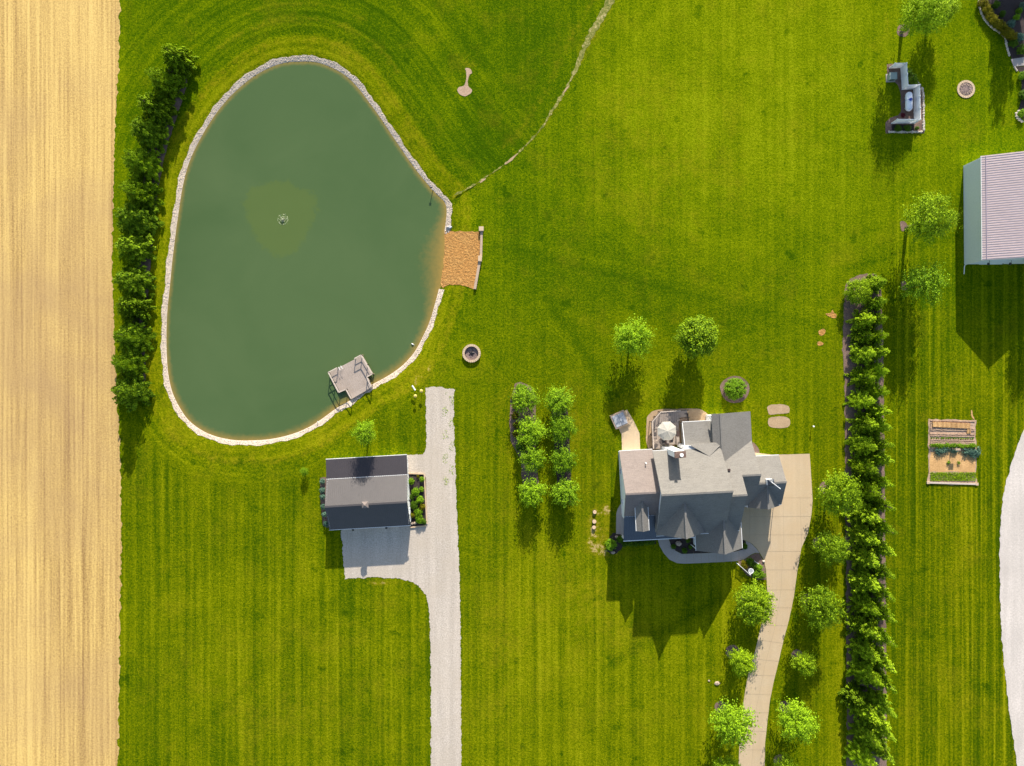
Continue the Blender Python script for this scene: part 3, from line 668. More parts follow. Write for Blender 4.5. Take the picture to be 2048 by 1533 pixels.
def gable_wall(name, parent, mat, axis, a0, a1, bL, hL, br, hr, bH, hH, ins=.35, t=.2):
    sl = (hr - hL) / (br - bL); sh_ = (hr - hH) / (bH - br)
    q = [(bL + ins, 0), (bL + ins, hL + sl * ins - t), (br, hr - t), (bH - ins, hH + sh_ * ins - t), (bH - ins, 0)]
    vs = [sw((a0 + ins, b, z), axis) for b, z in q] + [sw((a1 - ins, b, z), axis) for b, z in q]
    fs = [(0, 1, 2, 3, 4), (9, 8, 7, 6, 5)] + [(i, i + 5, (i + 1) % 5 + 5, (i + 1) % 5) for i in range(5)]
    mb = MB(); mb.add(vs, fs); return mb.build(name, mat, parent)
def window(parent, x, y, z, wd, ht, face, label=None):
    """face: N S E W; a framed window standing proud of a wall"""
    rz = {'S': 0, 'E': math.pi / 2, 'N': math.pi, 'W': -math.pi / 2}[face]
    M = Matrix.Rotation(rz, 3, 'Z')
    def P(a, b, c): return M @ Vector((a, b, c)) + Vector((x, y, z))
    f = MB(); e = .09
    for (cx, cz, w_, h_) in ((0, ht / 2, wd + .18, e), (0, -ht / 2, wd + .18, e), (-wd / 2, 0, e, ht - .09), (wd / 2, 0, e, ht - .09), (0, 0, wd - .1, .05)):
        f.box(P(cx, -.03, cz), (w_, .08, h_), M=M)
    o = f.build("window", M_TRIM, parent)
    g = MB(); g.box(P(0, -.012, 0), (wd, .03, ht), M=M); g.build("pane", M_GLASS, o)
    if label: o["label"] = label
    return o
def door(parent, x, y, z, wd, ht, face, mat=None, name="door", panels=1):
    rz = {'S': 0, 'E': math.pi / 2, 'N': math.pi, 'W': -math.pi / 2}[face]
    M = Matrix.Rotation(rz, 3, 'Z')
    def P(a, b, c): return M @ Vector((a, b, c)) + Vector((x, y, z))
    f = MB(); f.box(P(0, -.02, ht / 2), (wd, .06, ht), M=M)
    for i in range(1, panels): f.box(P(0, -.055, ht * i / panels), (wd - .1, .012, .04), M=M)
    o = f.build(name, mat or M_WHITE, parent)
    h = MB(); h.box(P(wd * .38, -.08, 1.0), (.05, .06, .16), M=M); h.build("handle", M_BLACK, o)
    return o

# ------------------------------------------------------------------ the house
ho = empty("house", (21.8, -16.24, 0), R(3), label="large white house with weathered shingle gables beside the curving driveway", cat="house")
gable_roof("main_roof", ho, M_SHING, 'x', 0, 10.46, -7.25, 4.6, -.1, 10.2, 5.83, 5.0)
gable_wall("main_wall", ho, M_WHITE, 'x', 0, 10.5, -7.25, 4.6, -.1, 10.2, 5.83, 5.0)
gable_roof("middle_roof", ho, M_SHING, 'x', 10.1, 13.0, -7.25, 3.75, -1.0, 8.6, 6.46, 3.05)
gable_wall("middle_wall", ho, M_WHITE, 'x', 9.6, 13.0, -7.25, 3.75, -1.0, 8.6, 6.46, 3.05)
gable_roof("rear_roof", ho, M_SHING, 'x', 13.0, 15.85, -3.7, 2.87, 1.6, 6.66, 6.46, 3.03)
gable_wall("rear_wall", ho, M_WHITE, 'x', 12.2, 15.85, -3.7, 2.87, 1.6, 6.66, 6.46, 3.03)
gable_roof("garage_roof", ho, M_SHING, 'x', 15.2, 20.07, -3.72, 2.9, .1, 5.5, 3.95, 2.88)
gable_wall("garage_wall", ho, M_WHITE, 'x', 14.9, 20.07, -3.72, 2.9, .1, 5.5, 3.95, 2.88)
gable_roof("garage_gable_roof", ho, M_SHING, 'y', -3.95, .6, 14.75, 2.93, 17.2, 5.2, 19.65, 2.93)
gable_wall("garage_gable_wall", ho, M_WHITE, 'y', -3.9, .3, 14.75, 2.93, 17.2, 5.2, 19.65, 2.93, ins=.3)
gable_roof("rear_wing_roof", ho, M_SHING, 'y', 3.3, 11.0, 9.4, 4.65, 10.6, 5.25, 15.93, 3.0, facia=False)
gable_wall("rear_wing_wall", ho, M_WHITE, 'y', 4.0, 11.0, 9.4, 4.65, 10.6, 5.25, 15.93, 3.0)
gable_roof("west_roof", ho, M_SHING2, 'x', -4.85, .3, -8.11 + 4.18, 4.95, -.1, 7.66, 5.93, 3.4)
gable_wall("west_wall", ho, M_WHITE, 'x', -4.85, .9, -3.93 - 1.2, 4.1, -.1, 7.66, 5.93, 3.4)
gable_roof("front_gable_roof", ho, M_SHING, 'y', -6.95, -1.5, -.08, 5.15, 3.6, 9.0, 7.75, 4.65, facia=False)
gable_wall("front_gable_wall", ho, M_WHITE, 'y', -7.1, -1.2, -.05, 5.1, 3.6, 9.0, 7.7, 4.68, ins=.4)
gable_roof("southeast_gable_roof", ho, M_SHING, 'y', -10.2, -4.6, 6.35, 3.1, 9.95, 6.29, 13.52, 3.1)
gable_wall("southeast_gable_wall", ho, M_WHITE, 'y', -10.2, -4.9, 6.35, 3.1, 9.95, 6.29, 13.52, 3.1)
# low back porch roof and the cricket behind it
pr = MB(); pr.slab([(5.25, 9.9, 3.2), (9.6, 9.9, 3.2), (10.2, 6.1, 4.15), (5.25, 6.1, 4.15)], .15)
pr = pr.build("porch_roof", M_SHING, ho)
f = MB(); f.box((7.4, 9.93, 3.12), (4.4, .08, .2)); f.box((5.2, 8.0, 3.58), (.08, 3.7, .16), M=Matrix.Rotation(-.245, 3, 'X')); f.build("fascia", M_TRIM, pr)
mb = MB(); mb.slab([(5.6, 6.55, 5.05), (11.0, 6.65, 4.8), (8.4, 4.7, 6.02)], .3); mb.build("cricket_roof", M_SHING, ho)
mb = MB(); mb.box((7.6, 7.75, 1.45), (3.8, 3.6, 2.9)); mb.box((8.0, 6.1, 3.6), (4.6, .4, 2.3)); mb.build("porch_wall", M_WHITE, ho)
mb = MB(); mb.box((5.35, 6.1, 2.4), (.9, .5, 4.8)); mb.build("return_wall", M_WHITE, ho)
# seamed metal porch roof at the front
mb = MB(); mb.slab([(-4.85, -8.11, 2.92), (.0, -8.11, 2.92), (.0, -3.9, 4.98), (-4.85, -3.9, 4.98)], .1)
mb.slab([(.02, -8.11, 2.92), (6.5, -8.11, 2.92), (6.5, -6.9, 3.5), (.02, -6.9, 3.5)], .1)
mt = mb.build("porch_metal_roof", M_METBLUE, ho)
rb = MB()
x = -4.62
while x < 6.4:
    y1, z1 = ((-3.95, 4.98) if x < 0 else (-6.9, 3.53)); rb.bar((x, -8.09, 2.95), (x, y1, z1 + .0), .045, .07); x += .42
rb.build("standing_seam", M_METBLUE, mt)["kind"] = "stuff"
gt = MB(); gt.box((.83, -8.17, 2.86), (11.4, .12, .13)); gt.build("gutter", M_TRIM, mt)
for x in (-4.6, -2.2, .3, 2.9, 5.6):
    p = MB(); p.box((x, -7.85, 1.43), (.18, .18, 2.86)); p.box((x, -7.85, 2.72), (.26, .26, .12)); p.box((x, -7.85, .12), (.26, .26, .24)); p.build("porch_post", M_TRIM, ho)
pf = MB(); pf.box((.8, -6.3, .14), (11.2, 3.6, .28)); pf.build("porch_floor", M_WALK, ho)
# dormer on the west wing
dm = MB(); dm.prism([(-3.02, -5.85), (-1.58, -5.85), (-1.58, -2.2), (-3.02, -2.2)], 3.6, 5.9)
dm.add([(-3.02, -5.851, 5.9), (-1.58, -5.851, 5.9), (-2.3, -5.851, 6.5)], [(0, 1, 2)])
dw = dm.build("dormer_wall", M_WHITE, ho)
gable_roof("dormer_roof", ho, M_SHING, 'y', -6.05, -1.4, -3.25, 5.98, -2.3, 6.7, -1.35, 5.98, t=.12)
window(ho, -2.3, -5.87, 5.15, .8, .9, 'S')
# chimney
mb = MB(); mb.box((3.04, 5.66, 4.98), (1.56, .88, 9.96)); ch = mb.build("chimney", M_WHITE, ho)
mb = MB(); mb.box((3.04, 5.66, 10.03), (1.66, .98, .14)); mb.build("chimney_cap", M_DARK if False else M_MULCH2, ch)
mb = MB(); mb.tube([(3.15, 5.62, 10.1), (3.15, 5.62, 10.5)], .2, 14); mb.tube([(3.15, 5.62, 10.52), (3.15, 5.62, 10.6)], .28, 14); mb.build("flue", M_TRIM, ch)
# cupola with weather vane on the garage wing
mb = MB(); mb.box((17.35, .3, 5.75), (.85, .85, 1.2)); cu = mb.build("cupola", M_WHITE, ho)
mb = MB(); mb.box((17.35, .3, 6.37), (1.0, 1.0, .06)); mb.add([(16.88, -.17, 6.4), (17.82, -.17, 6.4), (17.82, .77, 6.4), (16.88, .77, 6.4), (17.35, .3, 6.95)], [(0, 1, 4), (1, 2, 4), (2, 3, 4), (3, 0, 4)]); mb.build("cupola_roof", M_METBLUE, cu)
mb = MB(); mb.tube([(17.35, .3, 6.9), (17.35, .3, 8.1)], .03, 6); mb.bar((16.95, .62, 7.75), (18.25, -.5, 7.75), .09, .05); mb.build("weather_vane", M_TRIM, cu)
for (x, y, z) in ((11.2, 2.5, 6.05), ):
    mb = MB(); mb.box((x, y, z + .12), (.32, .32, .4)); mb.build("roof_vent", M_DARK, ho)
mb = MB(); mb.tube([(-1.15, 4.1, 4.3), (-1.15, 4.1, 5.35)], .06, 8); mb.tube([(-1.15, 4.1, 5.35), (-1.15, 4.1, 5.47)], .13, 10); mb.build("vent_pipe", M_TRIM, ho)
for (x, y, z, wd, ht, fc) in ((-4.52, -1.6, 5.2, .6, .9, 'W'), (-4.52, 1.2, 5.2, .6, .9, 'W'), (-4.52, -2.2, 1.7, .9, 1.3, 'W'), (-4.52, 2.6, 1.7, .9, 1.3, 'W'),
        (.33, 2.1, 8.0 - 1.1, .01, .01, 'W'), (1.8, -6.73, 5.6, .9, 1.3, 'S'), (3.6, -6.73, 5.8, 1.1, 1.5, 'S'), (5.4, -6.73, 5.6, .9, 1.3, 'S'), (9.95, -9.87, 1.8, 1.6, 1.4, 'S'), (9.95, -9.87, 4.4, .8, .9, 'S'),
        (-3.5, -4.8, 1.6, .9, 1.4, 'S'), (13.6, 10.67, 1.7, 1.2, 1.3, 'N'), (11.6, 10.67, 1.7, 1.0, 1.3, 'N'), (-3.2, 5.6, 1.7, 1.0, 1.2, 'N'), (-1.2, 5.6, 1.7, 1.0, 1.2, 'N'), (1.2, 5.5, 3.2, .9, 1.2, 'N'),
        (19.74, .1, 1.7, 1.0, 1.1, 'E'), (17.2, -3.62, 4.0, .7, .7, 'S'), (15.6, 4.0, 1.7, 1.0, 1.1, 'E'), (15.6, 9.0, 1.7, 1.2, 1.2, 'E')):
    if wd > .1: window(ho, x, y, z, wd, ht, fc)
for x in (15.9, 18.4): door(ho, x, -3.62, .02, 2.3, 2.2, 'S', M_WHITE, "garage_door", 4)
door(ho, 1.2, -6.72, .3, 1.0, 2.1, 'S', M_DARK)
door(ho, 5.7, 8.2, 1.25, .01 + .9, 1.85, 'W', M_DARK)
for (x, y) in ((6.28, -7.3), (7.8, -6.5)): pass
for (x, y, z) in ((6.3, -10.05, 3.0), (13.5, -10.05, 3.0), (-4.75, -8.05, 2.8), (19.95, -3.7, 2.8)):
    mb = MB(); mb.box((x, y + .15, z / 2), (.09, .09, z)); mb.build("downspout", M_TRIM, ho)

# back deck (a structure of its own against the house)
dk = empty("deck", (21.8, -16.24, 0), R(3), label="weathered grey board deck with dark railings behind the house", cat="deck")
mb = MB(); mb.prism([(.75, 5.75), (.75, 10.1), (2.2, 11.62), (5.3, 11.62), (5.3, 9.95), (5.1, 9.95), (5.1, 6.45), (4.9, 6.35), (3.9, 6.3), (2.0, 6.3), (2.0, 5.75)], 1.04, 1.18)
db = mb.build("deck_floor", M_DECK, dk)
g_ = MB()
for i in range(15):
    x = .9 + i * .3
    y1 = 11.6 if x > 2.2 else 10.1 + (x - .75) * 1.04
    y0 = 6.35 if x < 4.9 else 9.97
    if x < 5.2: g_.box((x, (y0 + y1) / 2, 1.184), (.018, y1 - y0, .004))
g_.build("board_gap", M_DARK, db)["kind"] = "stuff"
RP = [(.75, 5.9), (.75, 8.0), (.75, 10.1), (1.47, 10.86), (2.2, 11.6), (3.75, 11.62), (5.3, 11.62)]
for (x, y) in RP:
    mb = MB(); mb.box((x, y, 1.06), (.11, .11, 2.1)); mb.build("post", M_DARK, dk)
for a, b in zip(RP[:-1], RP[1:]):
    mb = MB(); mb.bar((a[0], a[1], 2.13), (b[0], b[1], 2.13), .13, .05); mb.build("handrail", M_DOCKR, dk)
    mb = MB(); mb.bar((a[0], a[1], 1.3), (b[0], b[1], 1.3), .05, .05); mb.bar((a[0], a[1], 1.98), (b[0], b[1], 1.98), .05, .05)
    L = math.hypot(b[0] - a[0], b[1] - a[1]); n = int(L / .16)
    for i in range(1, n): t = i / n; mb.box((a[0] + (b[0] - a[0]) * t, a[1] + (b[1] - a[1]) * t, 1.64), (.025, .025, .66))
    mb.build("baluster", M_DARK, dk)["kind"] = "stuff"
for i in range(5):
    mb = MB(); mb.box((5.45 + i * .3, 11.05, 1.0 - i * .21), (.3, 1.1, .05)); mb.build("step", M_DECK, dk)
for y in (10.45, 11.62):
    mb = MB(); mb.bar((5.3, y, 2.1), (6.85, y, 1.05), .07, .07); mb.box((6.85, y, .53), (.09, .09, 1.06)); mb.box((5.3, y, 1.6), (.09, .09, 1.0)); mb.build("stair_rail", M_BLACK, dk)
HM = Matrix.Translation((21.8, -16.24, 0)) @ Matrix.Rotation(R(3), 4, 'Z')
def hw(x, y, z): return tuple(HM @ Vector((x, y, z)))
um = empty("patio_umbrella", hw(2.7, 8.68, 1.18), R(3), label="off white octagonal patio umbrella open over the back deck", cat="umbrella")
mb = MB(); n = 8; vs = [(0, 0, 2.75)]
for r_, z_ in ((.55, 2.6), (1.1, 2.42), (1.55, 2.2)):
    for k in range(16):
        a = 2 * math.pi * (k + 1) / 16; f_ = 1 if k % 2 == 0 else .925; vs.append((r_ * f_ * math.cos(a), r_ * f_ * math.sin(a), z_ + (0 if k % 2 == 0 else -.02)))
fs = [(0, 1 + k, 1 + (k + 1) % 16) for k in range(16)]
for j in range(2):
    for k in range(16): fs.append((1 + j * 16 + k, 1 + (j + 1) * 16 + k, 1 + (j + 1) * 16 + (k + 1) % 16, 1 + j * 16 + (k + 1) % 16))
mb.add(vs, fs); cn = mb.build("canopy", M_CANVAS, um)
md = cn.modifiers.new("s", 'SOLIDIFY'); md.thickness = .015
mb = MB(); mb.tube([(0, 0, 0), (0, 0, 2.85)], .025, 8); mb.build("pole", M_TRIM, um)
mb = MB()
for k in range(8):
    a = 2 * math.pi * (2 * k + 1) / 16; mb.bar((0, 0, 2.68), (1.5 * math.cos(a), 1.5 * math.sin(a), 2.19), .02)
mb.build("rib", M_TRIM, um)
mb = MB(); mb.tube([(0, 0, 0), (0, 0, .1)], .28, 16); mb.build("base", M_BLACK, um)
tb = empty("patio_table", hw(2.75, 8.55, 1.18), R(3), label="round patio table under the deck umbrella", cat="table")
v, f = lathe([(0, .74), (.62, .74), (.62, .70), (.0, .70)], 24); mb = MB(); mb.add(v, f); mb.build("table_top", M_DARK, tb)
for k in range(4):
    mb = MB(); a = k * math.pi / 2 + .4; mb.tube([(.15 * math.cos(a), .15 * math.sin(a), .7), (.5 * math.cos(a), .5 * math.sin(a), 0)], .022, 6); mb.build("leg", M_BLACK, tb)
def patio_chair(x, y, rz, label):
    t = empty("patio_chair", hw(x, y, 1.18), rz, label=label, cat="chair", group="chairs on the back deck")
    mb = MB(); mb.box((0, 0, .43), (.5, .48, .05)); mb.build("seat", M_DECK, t)
    mb = MB(); mb.box((0, .25, .72), (.5, .04, .55), M=Matrix.Rotation(-.15, 3, 'X')); mb.build("backrest", M_DECK, t)
    for sx in (-.22, .22):
        for sy in (-.2, .22): mb = MB(); mb.tube([(sx, sy, 0), (sx, sy, .42)], .018, 6); mb.build("leg", M_BLACK, t)
        mb = MB(); mb.bar((sx, -.2, .63), (sx, .26, .65), .05, .03); mb.build("armrest", M_BLACK, t)
patio_chair(1.5, 7.3, 2.6, "patio chair southwest of the deck umbrella")
patio_chair(1.45, 9.1, 1.4, "patio chair beside the deck's west railing")
patio_chair(4.1, 9.2, -1.2, "patio chair east of the deck umbrella")
gr = empty("grill", hw(3.0, 6.95, 1.18), R(3), label="black barbecue grill with a tan lid tray against the chimney", cat="grill")
mb = MB(); mb.box((0, 0, .45), (.9, .55, .8)); mb.build("cart", M_BLACK, gr)
v, f = lathe([(0, .86), (.5, .86), (.52, .95), (.42, 1.08), (0, 1.1)], 20); mb = MB(); mb.add([(a * 1.9 if False else a, b * .85, c) for a, b, c in v], f); mb.build("kettle", M_DARK, gr)
for s in (-1, 1):
    mb = MB(); mb.box((s * .66, 0, .84), (.38, .5, .04)); mb.build("side_shelf", M_BLACK, gr)
mb = MB(); mb.box((.02, .0, 1.14), (.42, .62, .05)); mb.build("tray", M_DOCKR, gr)
pb = empty("window_well", hw(6.15, 9.95 + .45, 0), R(3), label="dark rimmed window well north of the low porch roof", cat="window well")  # window well: dark rim on three sides, soil floor
mb = MB()
for (x, y, dx, dy) in ((0, .6, 1.5, .1), (-.7, 0, .1, 1.1), (.7, 0, .1, 1.1)): mb.box((x, y, .2), (dx, dy, .4))
mb.build("rim", M_BLACK, pb); mb = MB(); mb.box((0, 0, .1), (1.3, 1.1, .1)); mb.build("floor", M_SOIL, pb)
bx = empty("storage_box", hw(4.85, 8.0, 1.18), R(3), label="small dark brown box against the porch wall on the deck", cat="box")
mb = MB(); mb.box((0, 0, .22), (.4, .8, .44)); mb.build("body", M_DARK, bx); mb = MB(); mb.box((0, 0, .46), (.44, .84, .05)); mb.build("lid", M_DARK, bx)
dmt = empty("bench", hw(4.75, 6.98, 1.18), R(3), label="long brown bench against the porch wall on the deck", cat="bench")
mb = MB(); mb.box((0, 0, .42), (.45, 1.3, .06)); mb.build("seat", M_DECK, dmt)
for sy in (-.55, .55): mb = MB(); mb.box((0, sy, .2), (.4, .06, .38)); mb.build("leg", M_DARK, dmt)

# hot tub with its folded cover
gx, gy = G(1239.5, 840, .5); ht_ = empty("hot_tub", (gx, gy, .03), R(24), label="square hot tub under a two panel grey cover on the back pad", cat="hot tub")
mb = MB(); mb.box((0, 0, .24), (2.35, 2.35, .48)); mb.build("cabinet", M_TIMBER, ht_)
for s in (-1, 1):
    mb = MB(); mb.box((s * .49, 0, .52), (.95, 1.9, .07)); mb.build("cover_panel", M_COVER, ht_)
mb = MB(); mb.box((0, 0, .565), (.03, 1.9, .02)); mb.build("hinge", M_BLACK, ht_)

# ------------------------------------------------------------------ the detached garage
gx, gy = G(742.3, 981)
ga = empty("garage", (gx, gy, 0), R(3.3), label="detached garage with a ribbed charcoal metal roof and small cupola", cat="garage")
gable_roof("roof", ga, M_METROOF, 'x', -6.35, 6.35, -5.45, 2.6, -1.5, 4.45, 2.45, 2.6, t=.1, ribs=.3, ribmat=M_METROOF)
mb = MB(); mb.slab([(-6.35, 5.52, 2.2), (6.35, 5.52, 2.2), (6.35, 2.42, 2.58), (-6.35, 2.42, 2.58)], .1); lr = mb.build("lean_to_roof", M_METDARK, ga)
mb = MB()
for i in range(42): x = -6.2 + i * .3024; mb.bar((x, 5.5, 2.22), (x, 2.5, 2.59), .06, .05)
mb.build("rib", M_METDARK, lr)["kind"] = "stuff"
mb = MB(); mb.box((0, 5.57, 2.14), (12.75, .08, .12)); mb.build("fascia", M_TRIM, lr)
gable_wall("wall", ga, M_WHITE, 'x', -6.35, 6.35, -5.45, 2.6, -1.5, 4.45, 2.45, 2.6, ins=.2, t=.12)
mb = MB(); mb.prism([(-6.1, 2.2), (6.1, 2.2), (6.1, 5.3), (-6.1, 5.3)], 0, 2.12); mb.build("lean_to_wall", M_WHITE, ga)
mb = MB()
for i in range(46):
    y = -5.1 + i * .225; hh = 2.7 + max(0, (min(y + 5.45, 2.45 - y))) * .44 if y < 2.2 else 2.1
    for s in (-1, 1): mb.box((s * 6.165, y, min(hh, 4.2) / 2), (.03, .06, min(hh, 4.2)))
mb.build("wall_rib", M_TRIM, ga)["kind"] = "stuff"
for x in (-2.7, 2.7): door(ga, x, -5.26, .02, 2.9, 2.2, 'S', M_WHITE, "garage_door", 4)
for x in (-2.75, 2.5):
    mb = MB(); mb.tube([(x, -5.25, 2.38), (x, -5.7, 2.42), (x, -5.72, 2.3)], .025, 6); v, f = lathe([(.05, 2.34), (.2, 2.2), (.19, 2.19), (.04, 2.3)], 14, x, -5.72); mb.add(v, f); mb.build("wall_lamp", M_BLACK, ga)
mb = MB(); mb.tube([(6.17, -1.5, 3.3), (6.55, -1.5, 3.35), (6.57, -1.5, 3.2)], .025, 6); v, f = lathe([(.05, 3.25), (.17, 3.12), (.16, 3.11), (.04, 3.2)], 12, 6.57, -1.5); mb.add(v, f); mb.build("wall_lamp", M_BLACK, ga)
mb = MB(); mb.box((-.05, -1.5, 4.5), (.8, .8, .75)); cu = mb.build("cupola", M_WHITE, ga)
mb = MB(); mb.add([(-.55, -2.0, 4.88), (.45, -2.0, 4.88), (.45, -1.0, 4.88), (-.55, -1.0, 4.88), (-.05, -1.5, 5.3)], [(0, 1, 4), (1, 2, 4), (2, 3, 4), (3, 0, 4), (3, 2, 1, 0)]); mb.build("cupola_roof", M_SHING2, cu)
for s in (-1, 1): window(ga, s * 6.16, -3.4, 1.5, .8, .9, 'E' if s > 0 else 'W')
door(ga, 6.12, 3.9, .02, .95, 2.0, 'E')

# ------------------------------------------------------------------ the barn at the right edge
gx, gy = G(1998, 430)
ba = empty("barn", (gx, gy, 0), R(.5), label="pale steel barn with a tan ribbed roof at the right edge", cat="barn")
gable_roof("roof", ba, M_BARNROOF, 'y', -8.0, 8.0, -5.76, 4.56, 0, 7.05, 5.76, 4.56, t=.1, ribs=.36, ribmat=M_BARNRIB)
gable_wall("wall", ba, M_BARNWALL, 'y', -8.0, 8.0, -5.76, 4.56, 0, 7.05, 5.76, 4.56, ins=.12, t=.12)
mb = MB()
for i in range(66):
    y = -7.7 + i * .237
    for s in (-1, 1): mb.box((s * 5.655, y, 2.25), (.03, .06, 4.4))
mb.build("wall_rib", M_BARNWALL, ba)["kind"] = "stuff"
mb = MB(); mb.box((-5.25, 0, 4.66 + .18), (.05, 15.9, .1)); mb.build("snow_guard", M_BARNRIB, ba)
for x in (-4.0, -.6): mb = MB(); mb.tube([(x, -7.9, 3.6), (x, -8.35, 3.65), (x, -8.4, 3.5)], .03, 6); v, f = lathe([(.05, 3.5), (.22, 3.35), (.2, 3.34), (.04, 3.45)], 12, x, -8.4); mb.add(v, f); mb.build("wall_lamp", M_BLACK, ba)
door(ba, -1.5, -7.9, .02, 3.6, 3.2, 'S', M_BARNWALL, "garage_door", 4)
window(ba, 3.4, -7.9, 1.8, 1.2, .9, 'S')
mb = MB(); mb.tube([(-5.6, -7.95, 4.4), (-5.62, -7.97, .2), (-5.66, -8.3, .08), (-5.72, -9.45, .06)], .06, 8); mb.build("downspout", M_TRIM, ba)

# ------------------------------------------------------------------ dock
dkx, dky = G(703, 757, .05)
DKP = GP([(659.5, 745.5), (724.5, 711), (746.5, 748.5), (735.5, 754.5), (744.5, 774.8), (704.8, 797.6), (694.5, 779), (680, 785)], .05)
do = empty("dock", (0, 0, 0), label="tan board fishing dock with railings over the pond's south shore", cat="dock")
mb = MB(); mb.prism(DKP, -.12, .05); fl = mb.build("deck_floor", M_DOCK, do)
u = Vector((DKP[1][0] - DKP[0][0], DKP[1][1] - DKP[0][1])).normalized(); vv = Vector((-u.y, u.x))
mb = MB(); c0 = Vector(DKP[0])
for i in range(1, 26):
    p = c0 - vv * (i * .18); a = p + u * .0; L = 5.8
    # clip the gap to the deck outline
    ts = [t * .1 for t in range(-10, 90)]; ins = [bool(inside(np.array([(p + u * t).x]), np.array([(p + u * t).y]), DKP)[0]) for t in ts]
    k = [t for t, q in zip(ts, ins) if q]
    if k: A = p + u * min(k); B = p + u * max(k); mb.bar((A.x, A.y, .053), (B.x, B.y, .053), .014, .004)
mb.build("board_gap", M_DARK, fl)["kind"] = "stuff"
def rail(a, b, par):
    mb = MB(); mb.bar((a[0], a[1], 1.0), (b[0], b[1], 1.0), .17, .05); mb.build("handrail", M_DOCKR, par)
    mb = MB(); mb.bar((a[0], a[1], .5), (b[0], b[1], .5), .04, .09); mb.build("middle_rail", M_DOCKR, par)
    for p in (a, b):
        mb = MB(); mb.box((p[0], p[1], .2), (.12, .12, 1.6)); mb.build("post", M_DOCKR, par)
q = DKP; A, B, C_, D, E_, F_, G_, Hh = q
lerp = lambda a, b, t: (a[0] + (b[0] - a[0]) * t, a[1] + (b[1] - a[1]) * t)
for a, b in ((A, lerp(A, B, .26)), (lerp(A, B, .8), B), (B, lerp(B, C_, .5)), (lerp(B, C_, .5), C_), (C_, D), (D, lerp(D, E_, .96)), (A, lerp(A, Hh, .5)), (lerp(A, Hh, .5), Hh), (Hh, G_), (G_, F_)): rail(a, b, do)
mb = MB()
for t in (.3, .37):
    p = Vector(lerp(A, B, t)); mb.tube([(p.x, p.y, -.9), (p.x, p.y, .7), tuple((p - vv * .5)) + (.72,), tuple((p - vv * .5)) + (.05,)], .035, 8)
p0, p1 = Vector(lerp(A, B, .3)), Vector(lerp(A, B, .37))
for z in (-.3, -.05): mb.bar((p0.x, p0.y, z), (p1.x, p1.y, z), .06, .03)
mb.build("ladder", M_TRIM, do)
for p in (A, B, C_, Hh): mb = MB(); mb.tube([(p[0], p[1], -2.3), (p[0], p[1], -.1)], .1, 8); mb.build("piling", M_TIMBER, do)

# ------------------------------------------------------------------ pond fountain, marks on the shore
gx, gy = G(564, 438); fo = empty("fountain", (gx, gy, WZ), label="small bubbling aerator fountain in the middle of the pond", cat="fountain")
mb = MB(); v, f = lathe([(0, .06), (.22, .08), (.3, .0), (.3, -.2)], 14); mb.add(v, f); mb.build("float", M_BLACK, fo)
mb = MB()
for i in range(170):
    r_ = abs(rng.normal(0, .42)) ; a = rng.random() * 6.283; s = rng.uniform(.02, .06); z = max(.02, .34 - r_ * .5) * rng.random() + .01
    mb.box((r_ * math.cos(a), r_ * math.sin(a), z), (s, s * 1.4, s * .7), rz=a)
mb.build("spray", M_FOAM, fo)["kind"] = "stuff"
mb = MB()
for rr in (.8,):
    v, f = lathe([(rr - .05, .012), (rr, .03), (rr + .05, .012)], 40); f = [q_ for i, q_ in enumerate(f) if (i // 2) % 3 == 0]; mb.add(v, f)
mb.build("ripple", M_FOAM, fo)
def stick(name, px, py, h, tilt, label, cat, mat, r=.05, parts=()):
    gx, gy = G(px, py); z = float(terrain_pts([gx], [gy])[0]); o = empty(name, (gx, gy, z), label=label, cat=cat)
    mb = MB(); mb.tube([(0, 0, -.3), (tilt[0], tilt[1], h)], r, 8); mb.build("post", mat, o); return o
o = stick("drain_marker", 866, 379, 1.0, (-.25, .1), "grey pipe marker standing in the stones of the northeast shore", "marker", M_PIPE, .06)
mb = MB(); mb.box((-.25, .1, 1.02), (.34, .16, .14)); mb.build("cap", M_BLACK, o)
o = stick("shore_pipe", 832, 693, .25, (-.5, .3), "short white pipe end at the waterline right of the dock", "pipe", M_PIPE, .05)
mb = MB(); mb.tube([(-.5, .3, .25), (-.75, .45, .22)], .08, 8); mb.build("nozzle", M_PIPE, o)
o = stick("shore_pipe", 634, 847, .35, (.05, .2), "thin white pipe on the stones left of the dock", "pipe", M_PIPE, .04)
mb = MB(); mb.tube([(.05, .2, .35), (.08, .3, .35)], .07, 8); mb.build("nozzle", M_PIPE, o)
gx, gy = G(898, 454); z = float(terrain_pts([gx], [gy])[0]); o = empty("culvert_stone", (gx, gy, z), label="pale flat rock slab at the top corner of the sand beach", cat="rock")
def rock(c, d, seed, flat=1.0):
    rr = random.Random(seed); vs = []; fs = []; n = 9
    for j, (k, zz) in enumerate(((1.0, 0), (1.02, .45), (.7, .9))):
        for i in range(n): a = i * 2 * math.pi / n; q_ = k * rr.uniform(.82, 1.1); vs.append((c[0] + d[0] / 2 * q_ * math.cos(a), c[1] + d[1] / 2 * q_ * math.sin(a), c[2] + d[2] * zz * rr.uniform(.9, 1.1)))
    for j in range(2):
        for i in range(n): fs.append((j * n + i, j * n + (i + 1) % n, (j + 1) * n + (i + 1) % n, (j + 1) * n + i))
    vs.append((c[0], c[1], c[2] + d[2])); fs += [(2 * n + i, 2 * n + (i + 1) % n, 3 * n) for i in range(n)]
    return vs, fs
mb = MB(); mb.add(*rock((0, 0, .0), (.95, .5, .25), 3)); mb.build("slab", M_COVER, o)
mb = MB(); mb.add(*rock((-.25, .02, .2), (.45, .3, .15), 5)); mb.build("capstone", M_WSTONE, o)
